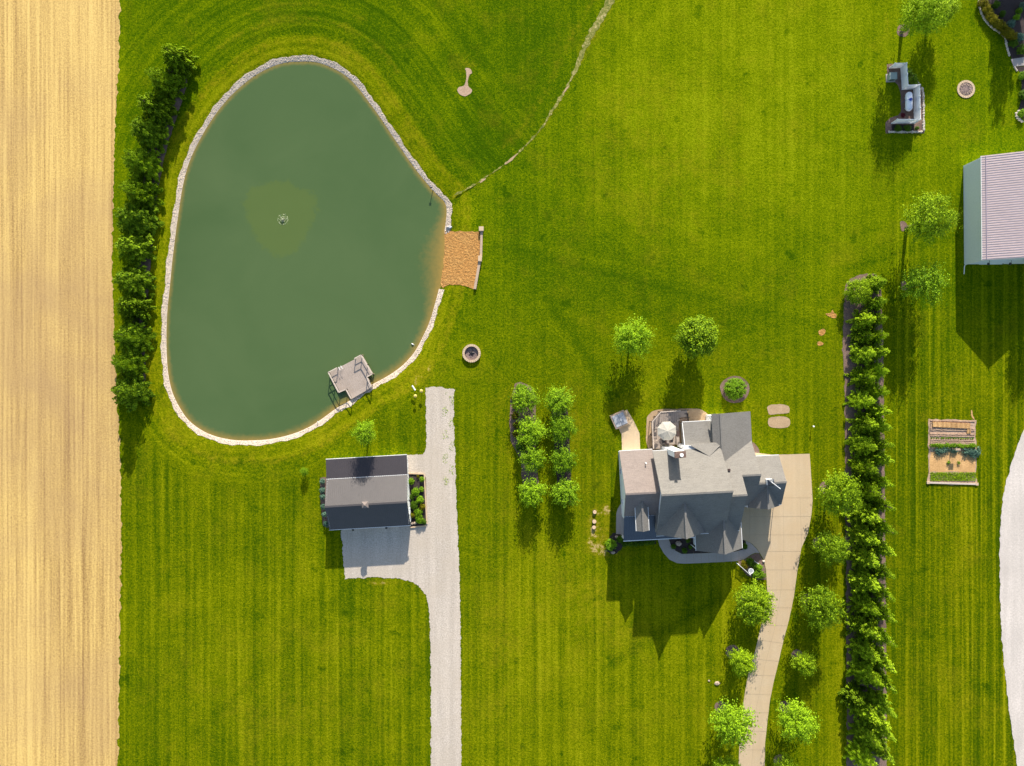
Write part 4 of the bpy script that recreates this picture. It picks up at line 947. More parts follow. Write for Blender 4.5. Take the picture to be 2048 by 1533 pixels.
def boulder(px, py, sx, sy, sz, label, seed, mat=M_ROCK, rz=0.0, z=0.0, h=0.0):
    gx, gy = G(px, py, h); mb = MB(); mb.add(*rock((0, 0, 0), (sx, sy, sz), seed)); o = mb.build("boulder", mat, loc=(gx, gy, z)); o.rotation_euler[2] = rz
    return tag(o, label, "rock")
boulder(1434, 1367, .9, .65, .2, "flat tan rock alone in the lawn west of the driveway", 1)
boulder(1418, 1362, .35, .3, .12, "tiny rock just left of the flat tan lawn rock", 2)
boulder(1357, 1087, 1.0, .8, .45, "rounded tan boulder in the front mulch bed", 4)
boulder(1233, 1074, .6, .45, .3, "tan boulder beside the end of the west path", 6)
boulder(1226, 1105, .8, .5, .3, "pinkish boulder at the southwest tip of the corner bed", 8)
boulder(1527, 1123, .45, .4, .25, "small pale rock by the driveway fork", 9, M_WSTONE)
boulder(824, 1047, .6, .5, .4, "left of two tan rocks at the foot of the garage flower bed", 10)
boulder(830, 1046, .55, .5, .38, "right of two tan rocks at the foot of the garage flower bed", 11)
boulder(1534, 1078, .9, .7, .0 + .5, "pale rock by the house drive in the shade edge", 12, M_WSTONE) if False else None
for i, (px, py, r_) in enumerate(((1189.5, 1025, .3), (1188.7, 1044, .32), (1188, 1055.5, .3))):
    gx, gy = G(px, py, .35); st = empty("tree_stump", (gx, gy, 0), .5 * i, label=("tan cut log stump, topmost of three in the patchy grass", "tan cut log stump, middle of three in the patchy grass", "tan cut log stump, lowest of three in the patchy grass")[i], cat="stump", group="three log stumps west of the house")
    mb = MB(); v, f = lathe([(r_ * 1.05, 0), (r_ * .98, .34)], 14); mb.add(v, f); mb.build("bark", M_BARK, st)
    mb = MB(); v, f = lathe([(r_ * .98, .34), (r_ * .9, .36), (0, .36)], 14); mb.add(v, f); mb.build("cut_face", M_WOOD, st)

# fire pits
def fire_pit(px, py, ro, ri, h, name, label):
    gx, gy = G(px, py, h); o = empty(name, (gx, gy, 0), label=label, cat="fire pit")
    n = 26
    mb = MB()
    for lay in range(2 if h > .2 else 1):
        for k in range(n):
            a0 = 2 * math.pi * (k + .5 * lay) / n + .012; a1 = 2 * math.pi * (k + 1 + .5 * lay) / n - .012; z0 = lay * h / 2; z1 = (lay + 1) * h / 2 - .01 if h > .2 else h
            P = [(ri * math.cos(a0), ri * math.sin(a0)), (ro * math.cos(a0), ro * math.sin(a0)), (ro * math.cos((a0 + a1) / 2) * 1.005, ro * math.sin((a0 + a1) / 2) * 1.005), (ro * math.cos(a1), ro * math.sin(a1)), (ri * math.cos(a1), ri * math.sin(a1))]
            mb.prism(P, z0, z1)
    mb.build("block_ring", M_BLOCK, o)
    v, f = lathe([(0, .06), (ri * .5, .07), (ri + .02, .05)], 28); mb = MB(); mb.add(v, f); mb.build("ash_bed", M_ASH, o)
    return o
fp = fire_pit(943, 707, 1.45, 1.1, .42, "fire_pit", "raised round block fire pit in the lawn right of the pond")
mb = MB()
for k in range(5): a = k * 1.3; mb.tube([(.5 * math.cos(a), .1 + .5 * math.sin(a), .1), (-.15 * math.cos(a), .1 - .15 * math.sin(a), .22)], .06, 7)
mb.build("charred_log", M_BLACK, fp)
fp = fire_pit(1932.3, 178.5, 1.42, 1.08, .1, "fire_ring", "low round brick fire ring in the lawn near the top right bed")
mb = MB()
for k in range(40): a = rng.random() * 6.28; q_ = rng.uniform(.6, 1.0); mb.box((q_ * math.cos(a), q_ * math.sin(a), .09), (.14, .08, .06), rz=rng.random() * 3)
mb.build("rubble", M_ROCK, fp)

# timber wall behind the beach
bw = empty("retaining_wall", (0, 0, 0), label="low tan timber wall along the east side of the sand beach", cat="wall")
def bb(a, b, wd, z1, nm, m=M_TIMBER):
    (x0, y0), (x1, y1) = G(*a), G(*b); mb = MB(); n = max(1, int((z1 + .3) / .2))
    for i in range(n): mb.bar((x0, y0, -.3 + (i + .5) * (z1 + .3) / n), (x1, y1, -.3 + (i + .5) * (z1 + .3) / n), wd - .012 * (i % 2), (z1 + .3) / n - .008)
    mb.build(nm, m, bw)
bb((963.5, 462), (962, 515), .38, .35, "long_beam"); bb((962.8, 455), (962.8, 463.5), .75, .62, "end_block", M_BLOCK)
bb((960.5, 513), (960, 524), .6, .62, "middle_block", M_BLOCK); bb((959.5, 524), (949.8, 579), .42, .38, "lower_beam")

# garden lamps and the white tube
for i, (px, py, lb) in enumerate(((830.5, 792.6, "yellow topped lawn post left of its twin, beside the drive's top end"), (842.5, 782.4, "yellow topped lawn post nearest the drive's top end"))):
    gx, gy = G(px, py, 1.05); o = empty("lawn_post", (gx, gy, 0), label=lb, cat="post", group="yellow topped posts by the dock")
    mb = MB(); mb.tube([(0, 0, 0), (0, 0, 1.0)], .04, 8); mb.build("post", M_BLACK, o)
    v, f = lathe([(0, 1.12), (.16, 1.1), (.27, 1.02), (.27, .98), (.05, .96)], 16); mb = MB(); mb.add(v, f); mb.build("cap", M_YELLOW, o)
    mb = MB(); mb.tube([(0, 0, 1.1), (0, 0, 1.2)], .05, 8); mb.build("finial", M_BLACK, o)
gx, gy = G(828, 778, .9); o = empty("feeder_tube", (gx, gy, 0), label="white tube mounted on a leaning post near the dock", cat="feeder")
mb = MB(); mb.tube([(.1, -.25, 0), (.05, -.1, .95)], .04, 8); mb.build("post", M_TIMBER, o)
mb = MB(); mb.tube([(-.28, .5, 1.0), (.18, -.25, .9)], .13, 14); mb.build("tube", M_PIPE, o)
gx, gy = G(1626, 853, .6); o = empty("lawn_post", (gx, gy, 0), label="short white capped post alone in the lawn east of the bare patches", cat="post")
mb = MB(); mb.tube([(0, 0, 0), (0, 0, .75)], .045, 8); mb.build("post", M_BLACK, o); mb = MB(); mb.tube([(0, 0, .75), (0, 0, .95)], .13, 12); mb.build("cap", M_TRIM, o)

# propane tank, generator and the white fence
gx, gy = G(1818.7, 203, .95); tk = empty("propane_tank", (gx, gy, 0), R(90), label="white capsule propane tank with a blue dome lid inside the fence", cat="tank")
prof = [(-1.52, .02)] + [(-1.52 + .5 * (1 - math.cos(t)), .53 * math.sin(t)) for t in (.35, .7, 1.05, 1.4)] + [(1.02 + .5 * math.sin(t), .53 * math.cos(t)) for t in (.1, .5, .9, 1.25)] + [(1.52, .02)]
vs, fs = [], []
for (x, r_) in prof:
    for k in range(20): a = 2 * math.pi * k / 20; vs.append((x, r_ * math.cos(a), .82 + r_ * math.sin(a)))
for i in range(len(prof) - 1):
    for k in range(20): fs.append((i * 20 + k, (i + 1) * 20 + k, (i + 1) * 20 + (k + 1) % 20, i * 20 + (k + 1) % 20))
mb = MB(); mb.add(vs, fs); mb.build("tank_body", M_TANK, tk, smooth=True)
v, f = lathe([(.24, 1.3), (.24, 1.42), (.17, 1.52), (0, 1.55)], 18, .15, 0); mb = MB(); mb.add(v, f); mb.build("dome_lid", M_BLUE, tk)
for x in (-.85, .85): mb = MB(); mb.box((x, 0, .18), (.12, .6, .36)); mb.build("foot", M_COVER, tk)
mb = MB(); mb.tube([(.15, .2, 1.45), (.15, .6, .9), (.15, .62, .1)], .02, 6); mb.build("gas_pipe", M_BLUE, tk)
gx, gy = G(1786, 152.5, .8); gn = empty("generator", (gx, gy, 0), R(2), label="grey green generator cabinet in the upper bay of the fence", cat="generator")
mb = MB(); mb.box((0, 0, .05), (1.45, 1.3, .1)); mb.build("pad", M_WALK, gn)
mb = MB(); mb.box((0, 0, .48), (1.15, 1.0, .76)); cb = mb.build("cabinet", M_GENER, gn)
mb = MB(); mb.box((0, 0, .89), (1.22, 1.07, .07), M=Matrix.Rotation(.04, 3, 'X')); mb.build("lid", M_GENER, cb)
mb = MB()
for k in range(5): mb.box((-.3 + k * .15, -.52, .5), (.08, .03, .4))
mb.build("louvre", M_BLACK, cb)
vf = empty("vinyl_fence", (0, 0, 0), label="stepped white vinyl privacy fence round the propane tank", cat="fence")
FP = [(1778.4, 137.2), (1800.7, 136.6), (1802.3, 158), (1803.8, 180), (1826.7, 179.3), (1827, 202), (1827.5, 225), (1828, 247.5), (1805.5, 247.5), (1782.8, 247.5)]
fp_ = GP(FP)
for a, b in zip(fp_[:-1], fp_[1:]):
    mb = MB(); mb.bar((a[0], a[1], .93), (b[0], b[1], .93), .05, 1.6); pn = mb.build("panel", M_VINYL, vf)
    for z_ in (1.76, .12): mb = MB(); mb.bar((a[0], a[1], z_), (b[0], b[1], z_), .09, .12); mb.build("rail", M_VINYL, pn)
for p in fp_:
    mb = MB(); mb.box((p[0], p[1], .92), (.14, .14, 1.84)); po = mb.build("post", M_VINYL, vf)
    mb = MB(); mb.add([(p[0] - .1, p[1] - .1, 1.845), (p[0] + .1, p[1] - .1, 1.845), (p[0] + .1, p[1] + .1, 1.845), (p[0] - .1, p[1] + .1, 1.845), (p[0], p[1], 1.97)], [(0, 1, 4), (1, 2, 4), (2, 3, 4), (3, 0, 4), (3, 2, 1, 0)]); mb.build("post_cap", M_TRIM, po)
# small fence and lantern statue in the driveway bed
sf = empty("garden_fence", (0, 0, 0), label="short white picket rail beside the clipped hedge at the driveway fork", cat="fence")
A_, B_ = G(1477, 1129.5, .9), G(1500, 1149.5, .9)
for z_, w_ in ((.95, .07), (.4, .05)): mb = MB(); mb.bar((A_[0], A_[1], z_), (B_[0], B_[1], z_), w_, .08); mb.build("rail", M_TRIM, sf)
for k in range(14):
    x, y = A_[0] + (B_[0] - A_[0]) * k / 13, A_[1] + (B_[1] - A_[1]) * k / 13; mb = MB(); mb.box((x, y, .48), (.07, .03, .96), rz=-.75); mb.build("picket", M_TRIM, sf)
for t, lb in ((0, "post"), (1, "post")): x, y = A_[0] + (B_[0] - A_[0]) * t, A_[1] + (B_[1] - A_[1]) * t; mb = MB(); mb.box((x, y, .55), (.12, .12, 1.1)); mb.build("post", M_TRIM, sf)
gx, gy = G(1503, 1143.5, 1.2); o = empty("birdbath", (gx, gy, 0), label="white round topped birdbath at the end of the picket rail", cat="birdbath")
v, f = lathe([(.2, 0), (.2, .08), (.09, .15), (.08, .75), (.2, .82), (.42, .92), (.44, 1.0), (.36, .96), (0, .9)], 20); mb = MB(); mb.add(v, f); mb.build("pedestal_bowl", M_TRIM, o, smooth=True)
mb = MB(); v, f = lathe([(0, .955), (.3, .955)], 16); mb.add(v, f); mb.build("water", M_COVER, o)
o2 = empty("garden_edging", (0, 0, 0), label="short white edging rail above the green shrubs in the driveway bed", cat="edging")
a, b = G(1510, 1123.5, .3), G(1517.5, 1128.5, .3); mb = MB(); mb.bar((a[0], a[1], .3), (b[0], b[1], .3), .07, .1); mb.build("rail", M_TRIM, o2)
for p in (a, b): mb = MB(); mb.box((p[0], p[1], .17), (.1, .1, .34)); mb.build("stake", M_TRIM, o2)

# vegetable plot: boards, hay bales, scarecrow board
GX = lambda x, y: G(x, y)
gb = empty("garden_border", (0, 0, 0), label="long pale board closing the lower edge of the vegetable plot", cat="border")
a, b = G(1855, 965.5), G(1953, 968.5); mb = MB()
mb.bar((a[0], a[1], .12), (b[0], b[1], .08), .26, .16); mb.build("board", M_DOCKR, gb)
for p in (a, b): mb = MB(); mb.box((p[0], p[1], .1), (.4, .4, .2)); mb.build("end_block", M_BLOCK, gb)
bale = None
for k in range(8):
    px = 1871 + k * 9.4; gx, gy = G(px, 849.5 + k * .45, .35)
    if bale is None:
        mb = MB(); mb.box((0, 0, .10), (.71, .85, .2)); mb.box((0, 0, .21), (.66, .78, .03)); bale = mb.build("hay_bale", M_STRAW)
        tw = MB()
        for x in (-.18, .18): tw.box((x, 0, .23), (.02, .86, .012))
        tw.build("twine", M_DARK, bale); o = bale
    else:
        o = bale.copy(); COL.objects.link(o)
        c = bale.children[0].copy(); COL.objects.link(c); c.parent = o
    o.location = (gx, gy, .03); o.rotation_euler[2] = R(-2.5) + random.uniform(-.05, .05)
    tag(o, "golden straw bale, %s from the left in the row atop the vegetable plot" % ORD[k], "bale", "straw bales in a row")
o = bale.copy(); COL.objects.link(o); c = bale.children[0].copy(); COL.objects.link(c); c.parent = o
gx, gy = G(1939, 863.5, .3); o.location = (gx, gy, .03); o.scale = (.85, .85, .8); tag(o, "single golden straw bale below the right end of the bale row", "bale"); del o["group"]
for px, py, lb in ((1865, 848, "left"), (1944, 851, "right")):
    gx, gy = G(px, py, .6); o = empty("garden_stake", (gx, gy, 0), label="short wooden stake at the %s end of the straw bale row" % lb, cat="stake"); mb = MB(); mb.box((0, 0, .4), (.1, .1, .8)); mb.build("post", M_TIMBER, o)
gx, gy = G(1901, 898, 0); o = empty("garden_sign", (gx, gy, 0), label="small tan board on a post in the straw of the vegetable plot", cat="sign")
mb = MB(); mb.box((0, 0, .7), (.08, .08, 1.4)); mb.build("post", M_TIMBER, o); mb = MB(); mb.box((.35, 0, 1.25), (.75, .28, .32)); mb.build("board", M_TIMBER, o)
fu = MB()
for i, yy in enumerate((841.5, 857, 860, 868, 872, 880, 884, 887)):
    a, b = G(1860, yy), G(1949, yy + 1.5)
    n = 24
    for k in range(n):
        p0 = lerp(a, b, k / n); p1 = lerp(a, b, (k + 1) / n); j = random.uniform(-.05, .05); fu.bar((p0[0], p0[1] + j, .04), (p1[0], p1[1] + random.uniform(-.05, .05), .04), .16, .16)
tag(fu.build("soil_furrows", M_SOIL), "raised furrows of brown soil across the upper vegetable plot", "soil", kind="stuff")

# edging stones
ES = None
def edge_stones(poly, gap, size, label, group):
    global ES
    P = GP(poly); c_ = 0
    for a, b in zip(P[:-1], P[1:]):
        L = math.hypot(b[0] - a[0], b[1] - a[1]); n = max(1, round(L / gap))
        for k in range(n):
            x, y = lerp(a, b, (k + .5) / n)
            if ES is None: mb = MB(); mb.add(*rock((0, 0, 0), (1, .8, .5), 21)); ES = mb.build("edging_stone", M_WSTONE); o = ES
            else: o = ES.copy(); COL.objects.link(o)
            s = size * random.uniform(.8, 1.15); o.location = (x, y, 0); o.scale = (s, s * random.uniform(.8, 1.1), s * .9); o.rotation_euler[2] = math.atan2(b[1] - a[1], b[0] - a[0]) + random.uniform(-.4, .4)
            tag(o, ORD[c_] + " " + label, "edging stone", group); c_ += 1
edge_stones([(1956.5,2),(1958.5,14),(1962,26),(1968,38),(1976,49),(1987,58.5),(1998,65),(2006,71),(2011,80),(2012.5,90),(2015,101),(2018.5,113)], .36, .46, "pale stone from the top in the curved edging of the top right bed", "edging stones of the top right bed")
edge_stones([(2028,134),(2034,143)], .34, .42, "pale stone just below the concrete garden slab", "edging stones below the slab")
edge_stones([(2040,222),(2033,224),(2031,231),(2036,238),(2045,245)], .4, .5, "pale stone round the lower corner of the right hand bed", "edging stones at the lower bed corner")
edge_stones([(1843,176),(1846,190),(1846.5,220),(1846.5,262)], .42, .52, "pale stone from the top on the propane bed's east edge", "edging stones east of the fence")
edge_stones([(1776,264.5),(1800,264.5),(1844,264.5)], .42, .5, "pale stone from the left on the propane bed's south edge", "edging stones south of the fence")
edge_stones([(1810,137),(1822,147),(1832,160),(1841,172)], .38, .3, "small stone down the diagonal edge beside the fence shrubs", "edging stones by the dark shrubs")
# timber edging of the garage bed
eb = empty("bed_edging", (0, 0, 0), label="orange tan landscape timber edging round the garage flower bed", cat="edging")
for a, b in (((817, 947), (847, 948)), ((849, 949), (854, 1048)), ((852, 1052), (820, 1055))):
    (x0, y0), (x1, y1) = G(*a), G(*b); mb = MB(); mb.bar((x0, y0, .1), (x1, y1, .1), .2, .2); mb.build("timber", M_BLOCK, eb)

# ------------------------------------------------------------------ vegetation
def leaf_mesh(name, C, S, Nrm, mat, aspect=.6, Dir=None):
    """C centres (n,3), S sizes (n), Nrm normals (n,3): one four sided leaf clump each"""
    n = len(C); Nrm = Nrm / (np.linalg.norm(Nrm, axis=1)[:, None] + 1e-9)
    D = rng.normal(size=(n, 3)) if Dir is None else Dir
    U = D - (D * Nrm).sum(1)[:, None] * Nrm; U /= np.linalg.norm(U, axis=1)[:, None] + 1e-9
    W = np.cross(Nrm, U); a = S[:, None] * .5
    q = np.stack([C - U * a, C + W * a * aspect + U * a * .1, C + U * a, C - W * a * aspect + U * a * .1], 1).reshape(-1, 3)
    me = bpy.data.meshes.new(name)
    me.vertices.add(4 * n); me.vertices.foreach_set("co", q.ravel())
    me.loops.add(4 * n); me.loops.foreach_set("vertex_index", np.arange(4 * n, dtype=np.int32))
    me.polygons.add(n); me.polygons.foreach_set("loop_start", np.arange(0, 4 * n, 4, dtype=np.int32)); me.polygons.foreach_set("loop_total", np.full(n, 4, dtype=np.int32))
    me.materials.append(mat); me.update(); me.validate(); return me
def crown_decid(mat, seed, tips=270, per=32, leaf=.095, rough=.16, spread=.12, elong=.20, flat=0.0):
    g = np.random.default_rng(seed); C = []; N = []; S = []
    ph = g.random(6) * 6.28
    for t in range(tips):
        d = g.normal(size=3); d[2] = abs(d[2]) * (1 if g.random() < .72 else -1); d /= np.linalg.norm(d)
        az = math.atan2(d[1], d[0]); lob = 1 + rough * (math.sin(3 * az + ph[0] + 2 * d[2]) * .5 + math.sin(5 * az + ph[1]) * .5 + .8 * (g.random() - .5))
        r = lob * (1 - .45 * g.random() ** 2.2)
        c = d * r
        if flat: c[2] = np.sign(c[2]) * abs(c[2]) ** (1 + flat)
        k = per; u = g.normal(size=(k, 3)); al = g.normal(size=(k, 1)) * elong
        P = c + u * spread * .55 + d * al * .8
        n_ = u * .5 + d * .6 + np.array([0, .5, .75]) + g.normal(size=(k, 3)) * .45
        C.append(P); N.append(n_); S.append(leaf * g.uniform(.6, 1.4, k))
    return leaf_mesh("crown", np.concatenate(C), np.concatenate(S), np.concatenate(N), mat)
def crown_conifer(mat, seed, levels=17, top=.0, power=.85, leaf=.105, per=9, droop=.10, wob=.18, sprig=.30, low=.03):
    """unit cone: radius 1 at the base, height 1 (z 0..1); feathery sprays along whorled branches"""
    g = np.random.default_rng(seed); C = []; N = []; S = []; D = []
    for L in range(levels):
        z = low + (1 - low) * (L / levels) ** 1.05
        R_ = (1 - z) ** power * (1 + .0 * L) + .05
        nb = max(4, int(8.5 * R_ + 3)); a0 = g.random() * 6.28
        for b in range(nb):
            a = a0 + 2 * math.pi * (b + g.uniform(-.3, .3)) / nb; Lb = R_ * g.uniform(1 - wob * 1.6, 1 + wob)
            dx, dy = math.cos(a), math.sin(a); ns = max(3, int(Lb / .085)); zb = z + g.uniform(-.02, .02)
            for s in range(1, ns + 1):
                t = s / ns
                if t < .25: continue
                c = np.array([dx * Lb * t, dy * Lb * t, zb - droop * t * Lb * .3 + .05 * t * t])
                w_ = sprig * (1.15 - t) * (.35 + .65 * Lb) + .03
                k = per; o_ = g.uniform(-1, 1, k)
                P = np.stack([c[0] - dy * o_ * w_ + dx * np.abs(o_) * w_ * .5, c[1] + dx * o_ * w_ + dy * np.abs(o_) * w_ * .5, c[2] + g.normal(size=k) * .012], 1)
                P[:, :2] += g.normal(size=(k, 2)) * .02
                C.append(P); S.append(leaf * g.uniform(.7, 1.4, k) * (.65 + .45 * Lb))
                N.append(np.array([dx * .35, dy * .35 + .65, 1.0]) + g.normal(size=(k, 3)) * .38)
                D.append(np.stack([dx - dy * o_ * .9, dy + dx * o_ * .9, np.full(k, .1)], 1))
    return leaf_mesh("crown", np.concatenate(C), np.concatenate(S), np.concatenate(N), mat, .42, np.concatenate(D))
VAR = {}
def variants(key, fn, n=4):
    if key not in VAR: VAR[key] = [fn(i) for i in range(n)]
    return VAR[key]
V_MAPLE = variants("maple", lambda i: crown_decid(L_MAPLE, 10 + i))
V_LIME = variants("lime", lambda i: crown_decid(L_LIME, 30 + i, tips=230, per=28, rough=.22, elong=.26), 3)
V_DENSE = variants("dense", lambda i: crown_decid(L_MAPLE, 50 + i, tips=340, per=36, leaf=.085, rough=.08, elong=.1), 2)
V_OAK = variants("oak", lambda i: crown_decid(L_MAPLE, 60 + i, tips=330, per=34, leaf=.075, rough=.2, elong=.16), 2)
V_ORCH = variants("orchard", lambda i: crown_decid(L_LIME, 70 + i, tips=170, per=26, leaf=.12, rough=.16, elong=.26, spread=.16), 4)
V_SPR = variants("spruce", lambda i: crown_conifer(L_SPRUCE, 90 + i, levels=13, power=.68, leaf=.15, per=9, wob=.34, sprig=.27), 4)
V_PINE = variants("pine", lambda i: crown_conifer(L_PINE, 110 + i, levels=17, power=1.0, leaf=.115, per=10, wob=.34, sprig=.22), 5)
V_BUSH = {k: variants("bush" + k, lambda i, m=m: crown_decid(m, 140 + i + hash(k) % 1, tips=90, per=22, leaf=.19, rough=.12, spread=.2, elong=.12), 2) for k, m in (("gold", L_GOLD), ("green", L_GREEN), ("deep", L_DEEP), ("blue", L_BLUE), ("maroon", L_MAROON))}
V_HERB = {k: variants("herb" + k, lambda i, m=m: crown_decid(m, 170 + i, tips=26, per=9, leaf=.42, rough=.2, spread=.35, elong=.2), 1) for k, m in (("green", L_GREEN), ("blue", L_BLUE))}
def trunk_mesh(h, r, crown_r, seed, conifer=False, z_c=0, mat=M_BARK):
    rr = random.Random(seed); mb = MB(); lean = (rr.uniform(-.1, .1), rr.uniform(-.1, .1))
    n = 5; pts = [(lean[0] * t * h * .3, lean[1] * t * h * .3, t * h - .05) for t in (0, .25, .5, .75, 1)]
    mb.tube(pts, [r * 1.35, r, r * .8, r * .5, r * .15], 8)
    if not conifer:
        for k in range(6):
            a = k * 1.05 + rr.random(); t = rr.uniform(.35, .75); z0 = t * h; L = crown_r * rr.uniform(.5, .85)
            mb.tube([(0, 0, z0), (math.cos(a) * L * .5, math.sin(a) * L * .5, z0 + L * .35), (math.cos(a) * L, math.sin(a) * L, z0 + L * .8)], [r * .45, r * .3, r * .08], 5)
    return mb
CNT = [0]
def tree(name, gx, gy, hc, rh, rv, var, label, group=None, cat="tree", trunk=True, z0=0.0):
    """broadleaf tree: crown centre at height hc, radii rh / rv"""
    CNT[0] += 1; i = CNT[0]; t = empty(name, (gx, gy, z0), random.uniform(0, 6.28), label=label, cat=cat, group=group)
    c = bpy.data.objects.new("crown", var[i % len(var)]); COL.objects.link(c); c.parent = t; c.location = (0, 0, hc)
    c.scale = (rh * random.uniform(.95, 1.05), rh * random.uniform(.95, 1.05), rv)
    if trunk: trunk_mesh(hc + rv * .5, max(.05, .035 * rh + .02 * hc), rh, i).build("trunk", M_BARK, t)
    return t
def tree_img(name, px, py, hc, rpx, rv, var, label, **kw):
    gx, gy = G(px, py, hc); return tree(name, gx, gy, hc, .86 * rpx / K * (1 - hc / H), rv, var, label, **kw)
def conifer(name, gx, gy, h, r, var, label, group=None, low=.0):
    CNT[0] += 1; i = CNT[0]; t = empty(name, (gx, gy, 0), random.uniform(0, 6.28), label=label, cat="tree", group=group)
    c = bpy.data.objects.new("crown", var[(i * 7) % len(var)]); COL.objects.link(c); c.parent = t; c.location = (0, 0, low)
    c.scale = (r * random.uniform(.93, 1.07), r * random.uniform(.93, 1.07), h - low)
    trunk_mesh(h * .97, .03 * h, r, i, True).build("trunk", M_BARK, t)
    return t

# broadleaf lawn trees
tree_img("lawn_tree", 1267, 677, 3.6, 38, 2.0, V_LIME, "bright lime green tree north of the hot tub, left of the denser one")
tree_img("lawn_tree", 1394, 674, 4.2, 45, 3.0, V_DENSE, "dense round green tree casting shade on the back deck")
tree_img("lawn_tree", 728, 865, 4.3, 23, 1.9, V_LIME, "small lime green tree shading the detached garage roof")
tree_img("sapling", 609, 944, .95, 8.5, .6, V_LIME, "tiny lime sapling in the lawn left of the detached garage", cat="sapling")
tree_img("lawn_tree", 1858, 438, 6.2, 50, 3.1, V_OAK, "broad green lawn tree west of the steel barn")
tree_img("lawn_tree", 1849, 567, 4.8, 38, 2.3, V_LIME, "thin green tree in the long shade just left of the barn shadow")
tree_img("lawn_tree", 1846, 26, 6.0, 46, 3.1, V_OAK, "large leafy tree above the white fence, on the left of the top pair")
tree_img("lawn_tree", 1880, 22, 3.4, 30, 2.0, V_OAK, "shorter leafy tree on the right of the top pair")
tree_img("lawn_tree", 1680, 988, 4.6, 44, 2.3, V_MAPLE, "round leafy tree pressed against the hedge right of the house driveway")
for (px, py, hc, r, rv, lb, v) in ((1661,1097,4.2,33,2.2,"topmost of the leafy trees along the east side of the driveway",V_MAPLE),(1643,1216,4.3,42,2.5,"broad leafy tree second along the east side of the driveway",V_MAPLE),(1608,1327,2.9,23,1.7,"small leafy tree third along the east side of the driveway",V_MAPLE),(1592,1441,4.2,38,2.4,"spiky leafy tree fourth along the east side of the driveway",V_LIME),(1572,1537,3.2,24,1.9,"tree cut by the bottom edge on the east side of the driveway",V_MAPLE),
        (1508,1207,3.3,39,2.2,"leafy tree overhanging the driveway below the picket rail",V_MAPLE),(1483,1322,3.3,26,1.9,"small leafy tree in the middle of the driveway's west side",V_MAPLE),(1464,1449,4.6,41,2.6,"large leafy tree low on the west side of the driveway",V_LIME),(1454,1543,3.5,28,2.0,"tree cut by the bottom edge on the west side of the driveway",V_MAPLE)):
    tree_img("driveway_tree", px, py, hc, r, rv, v, lb, group="trees lining the driveway")
for side, row in (("west", ((1051,800,26),(1061,862,27),(1066,917,25),(1064,986,24))), ("east", ((1117,802,26),(1124,858,26),(1127,920,25),(1129,986,25)))):
    for i, (px, py, r) in enumerate(row):
        tree_img("orchard_tree", px, py, 2.1, r * 1.08, 1.45, V_ORCH, "%s tree from the top in the %s row of the small orchard" % (ORD[i], side), group="two rows of small orchard trees")
# windbreak beside the field
for i, (px, py, r, h) in enumerate(((350,116,2.5,6.2),(322,163,2.5,6.6),(306,216,2.6,6.8),(292,264,2.7,6.6),(279,325,2.7,6.6),(272,385,2.8,6.6),(264,437,3.0,6.4),(262,495,2.8,6.2),(259,562,2.7,6.0),(259,612,2.6,5.8),(256,672,2.8,5.8),(251,727,2.6,5.6),(254,784,2.8,5.8))):
    gx, gy = G(px, py, 2.8)
    conifer("windbreak_tree", gx, gy, h, r * .86, V_SPR, "%s dark tree from the top in the windbreak row beside the field" % ORD[i], group="windbreak trees beside the field", low=.1)
# double hedge row
tips = [562, 601, 636, 670, 703, 743, 784.5, 825, 856, 892, 923, 972, 1019, 1067, 1111, 1156.6, 1200, 1245, 1293.5, 1345, 1385, 1435, 1481, 1527]
for i, yt in enumerate(tips):
    h = 4.6 + 2.4 * min(1, i / 13); h *= random.uniform(.93, 1.05); gx = (1741 + min(4, i * .3) - 1024) / K; gy = (766.5 - yt) / K * (1 - h / H)
    o_ = ORD[i]
    conifer("hedge_tree", gx, gy, h, 1.35 + .3 * min(1, i / 13), V_PINE, "%s conifer from the top in the east row of the long hedge" % o_, group="east row of the hedge")
wy = [640, 672, 708, 756, 802, 850, 893, 938, 984, 1034, 1078, 1122, 1170, 1218, 1264, 1311, 1356, 1432, 1480, 1528]
for i, y in enumerate(wy):
    h = 4.8 + 1.9 * min(1, i / 10); h *= random.uniform(.9, 1.08); gx = (1716 - 1024) / K; gy = (766.5 - y) / K * (1 - h * .6 / H)
    conifer("hedge_tree", gx + random.uniform(-.2, .3), gy, h, (1.6 + .45 * min(1, i / 10)) * random.uniform(.88, 1.12), V_PINE, "%s conifer from the top in the west row of the long hedge" % ORD[i], group="west row of the hedge")
tree_img("hedge_shrub", 1716, 584, 1.6, 27, 1.4, V_DENSE, "round leafy shrub tree at the top left end of the hedge")
gx, gy = G(1712, 1395, 2); conifer("hedge_tree", gx, gy, 4.2, 1.8, V_SPR, "short dark conifer in the gap low in the hedge")
# trees standing just outside the picture whose shade falls into it
conifer("shade_tree", (2030 - 1024) / K, (766.5 + 95) / K, 11.7, 3.7, V_SPR, "tall conifer beyond the top right corner whose shadow crosses the lawn")
tree("shade_tree", (2064 - 1024) / K, (766.5 - 572) / K, 4.6, 3.1, 2.6, V_OAK, "tree beyond the right edge whose shadow meets the barn shadow")
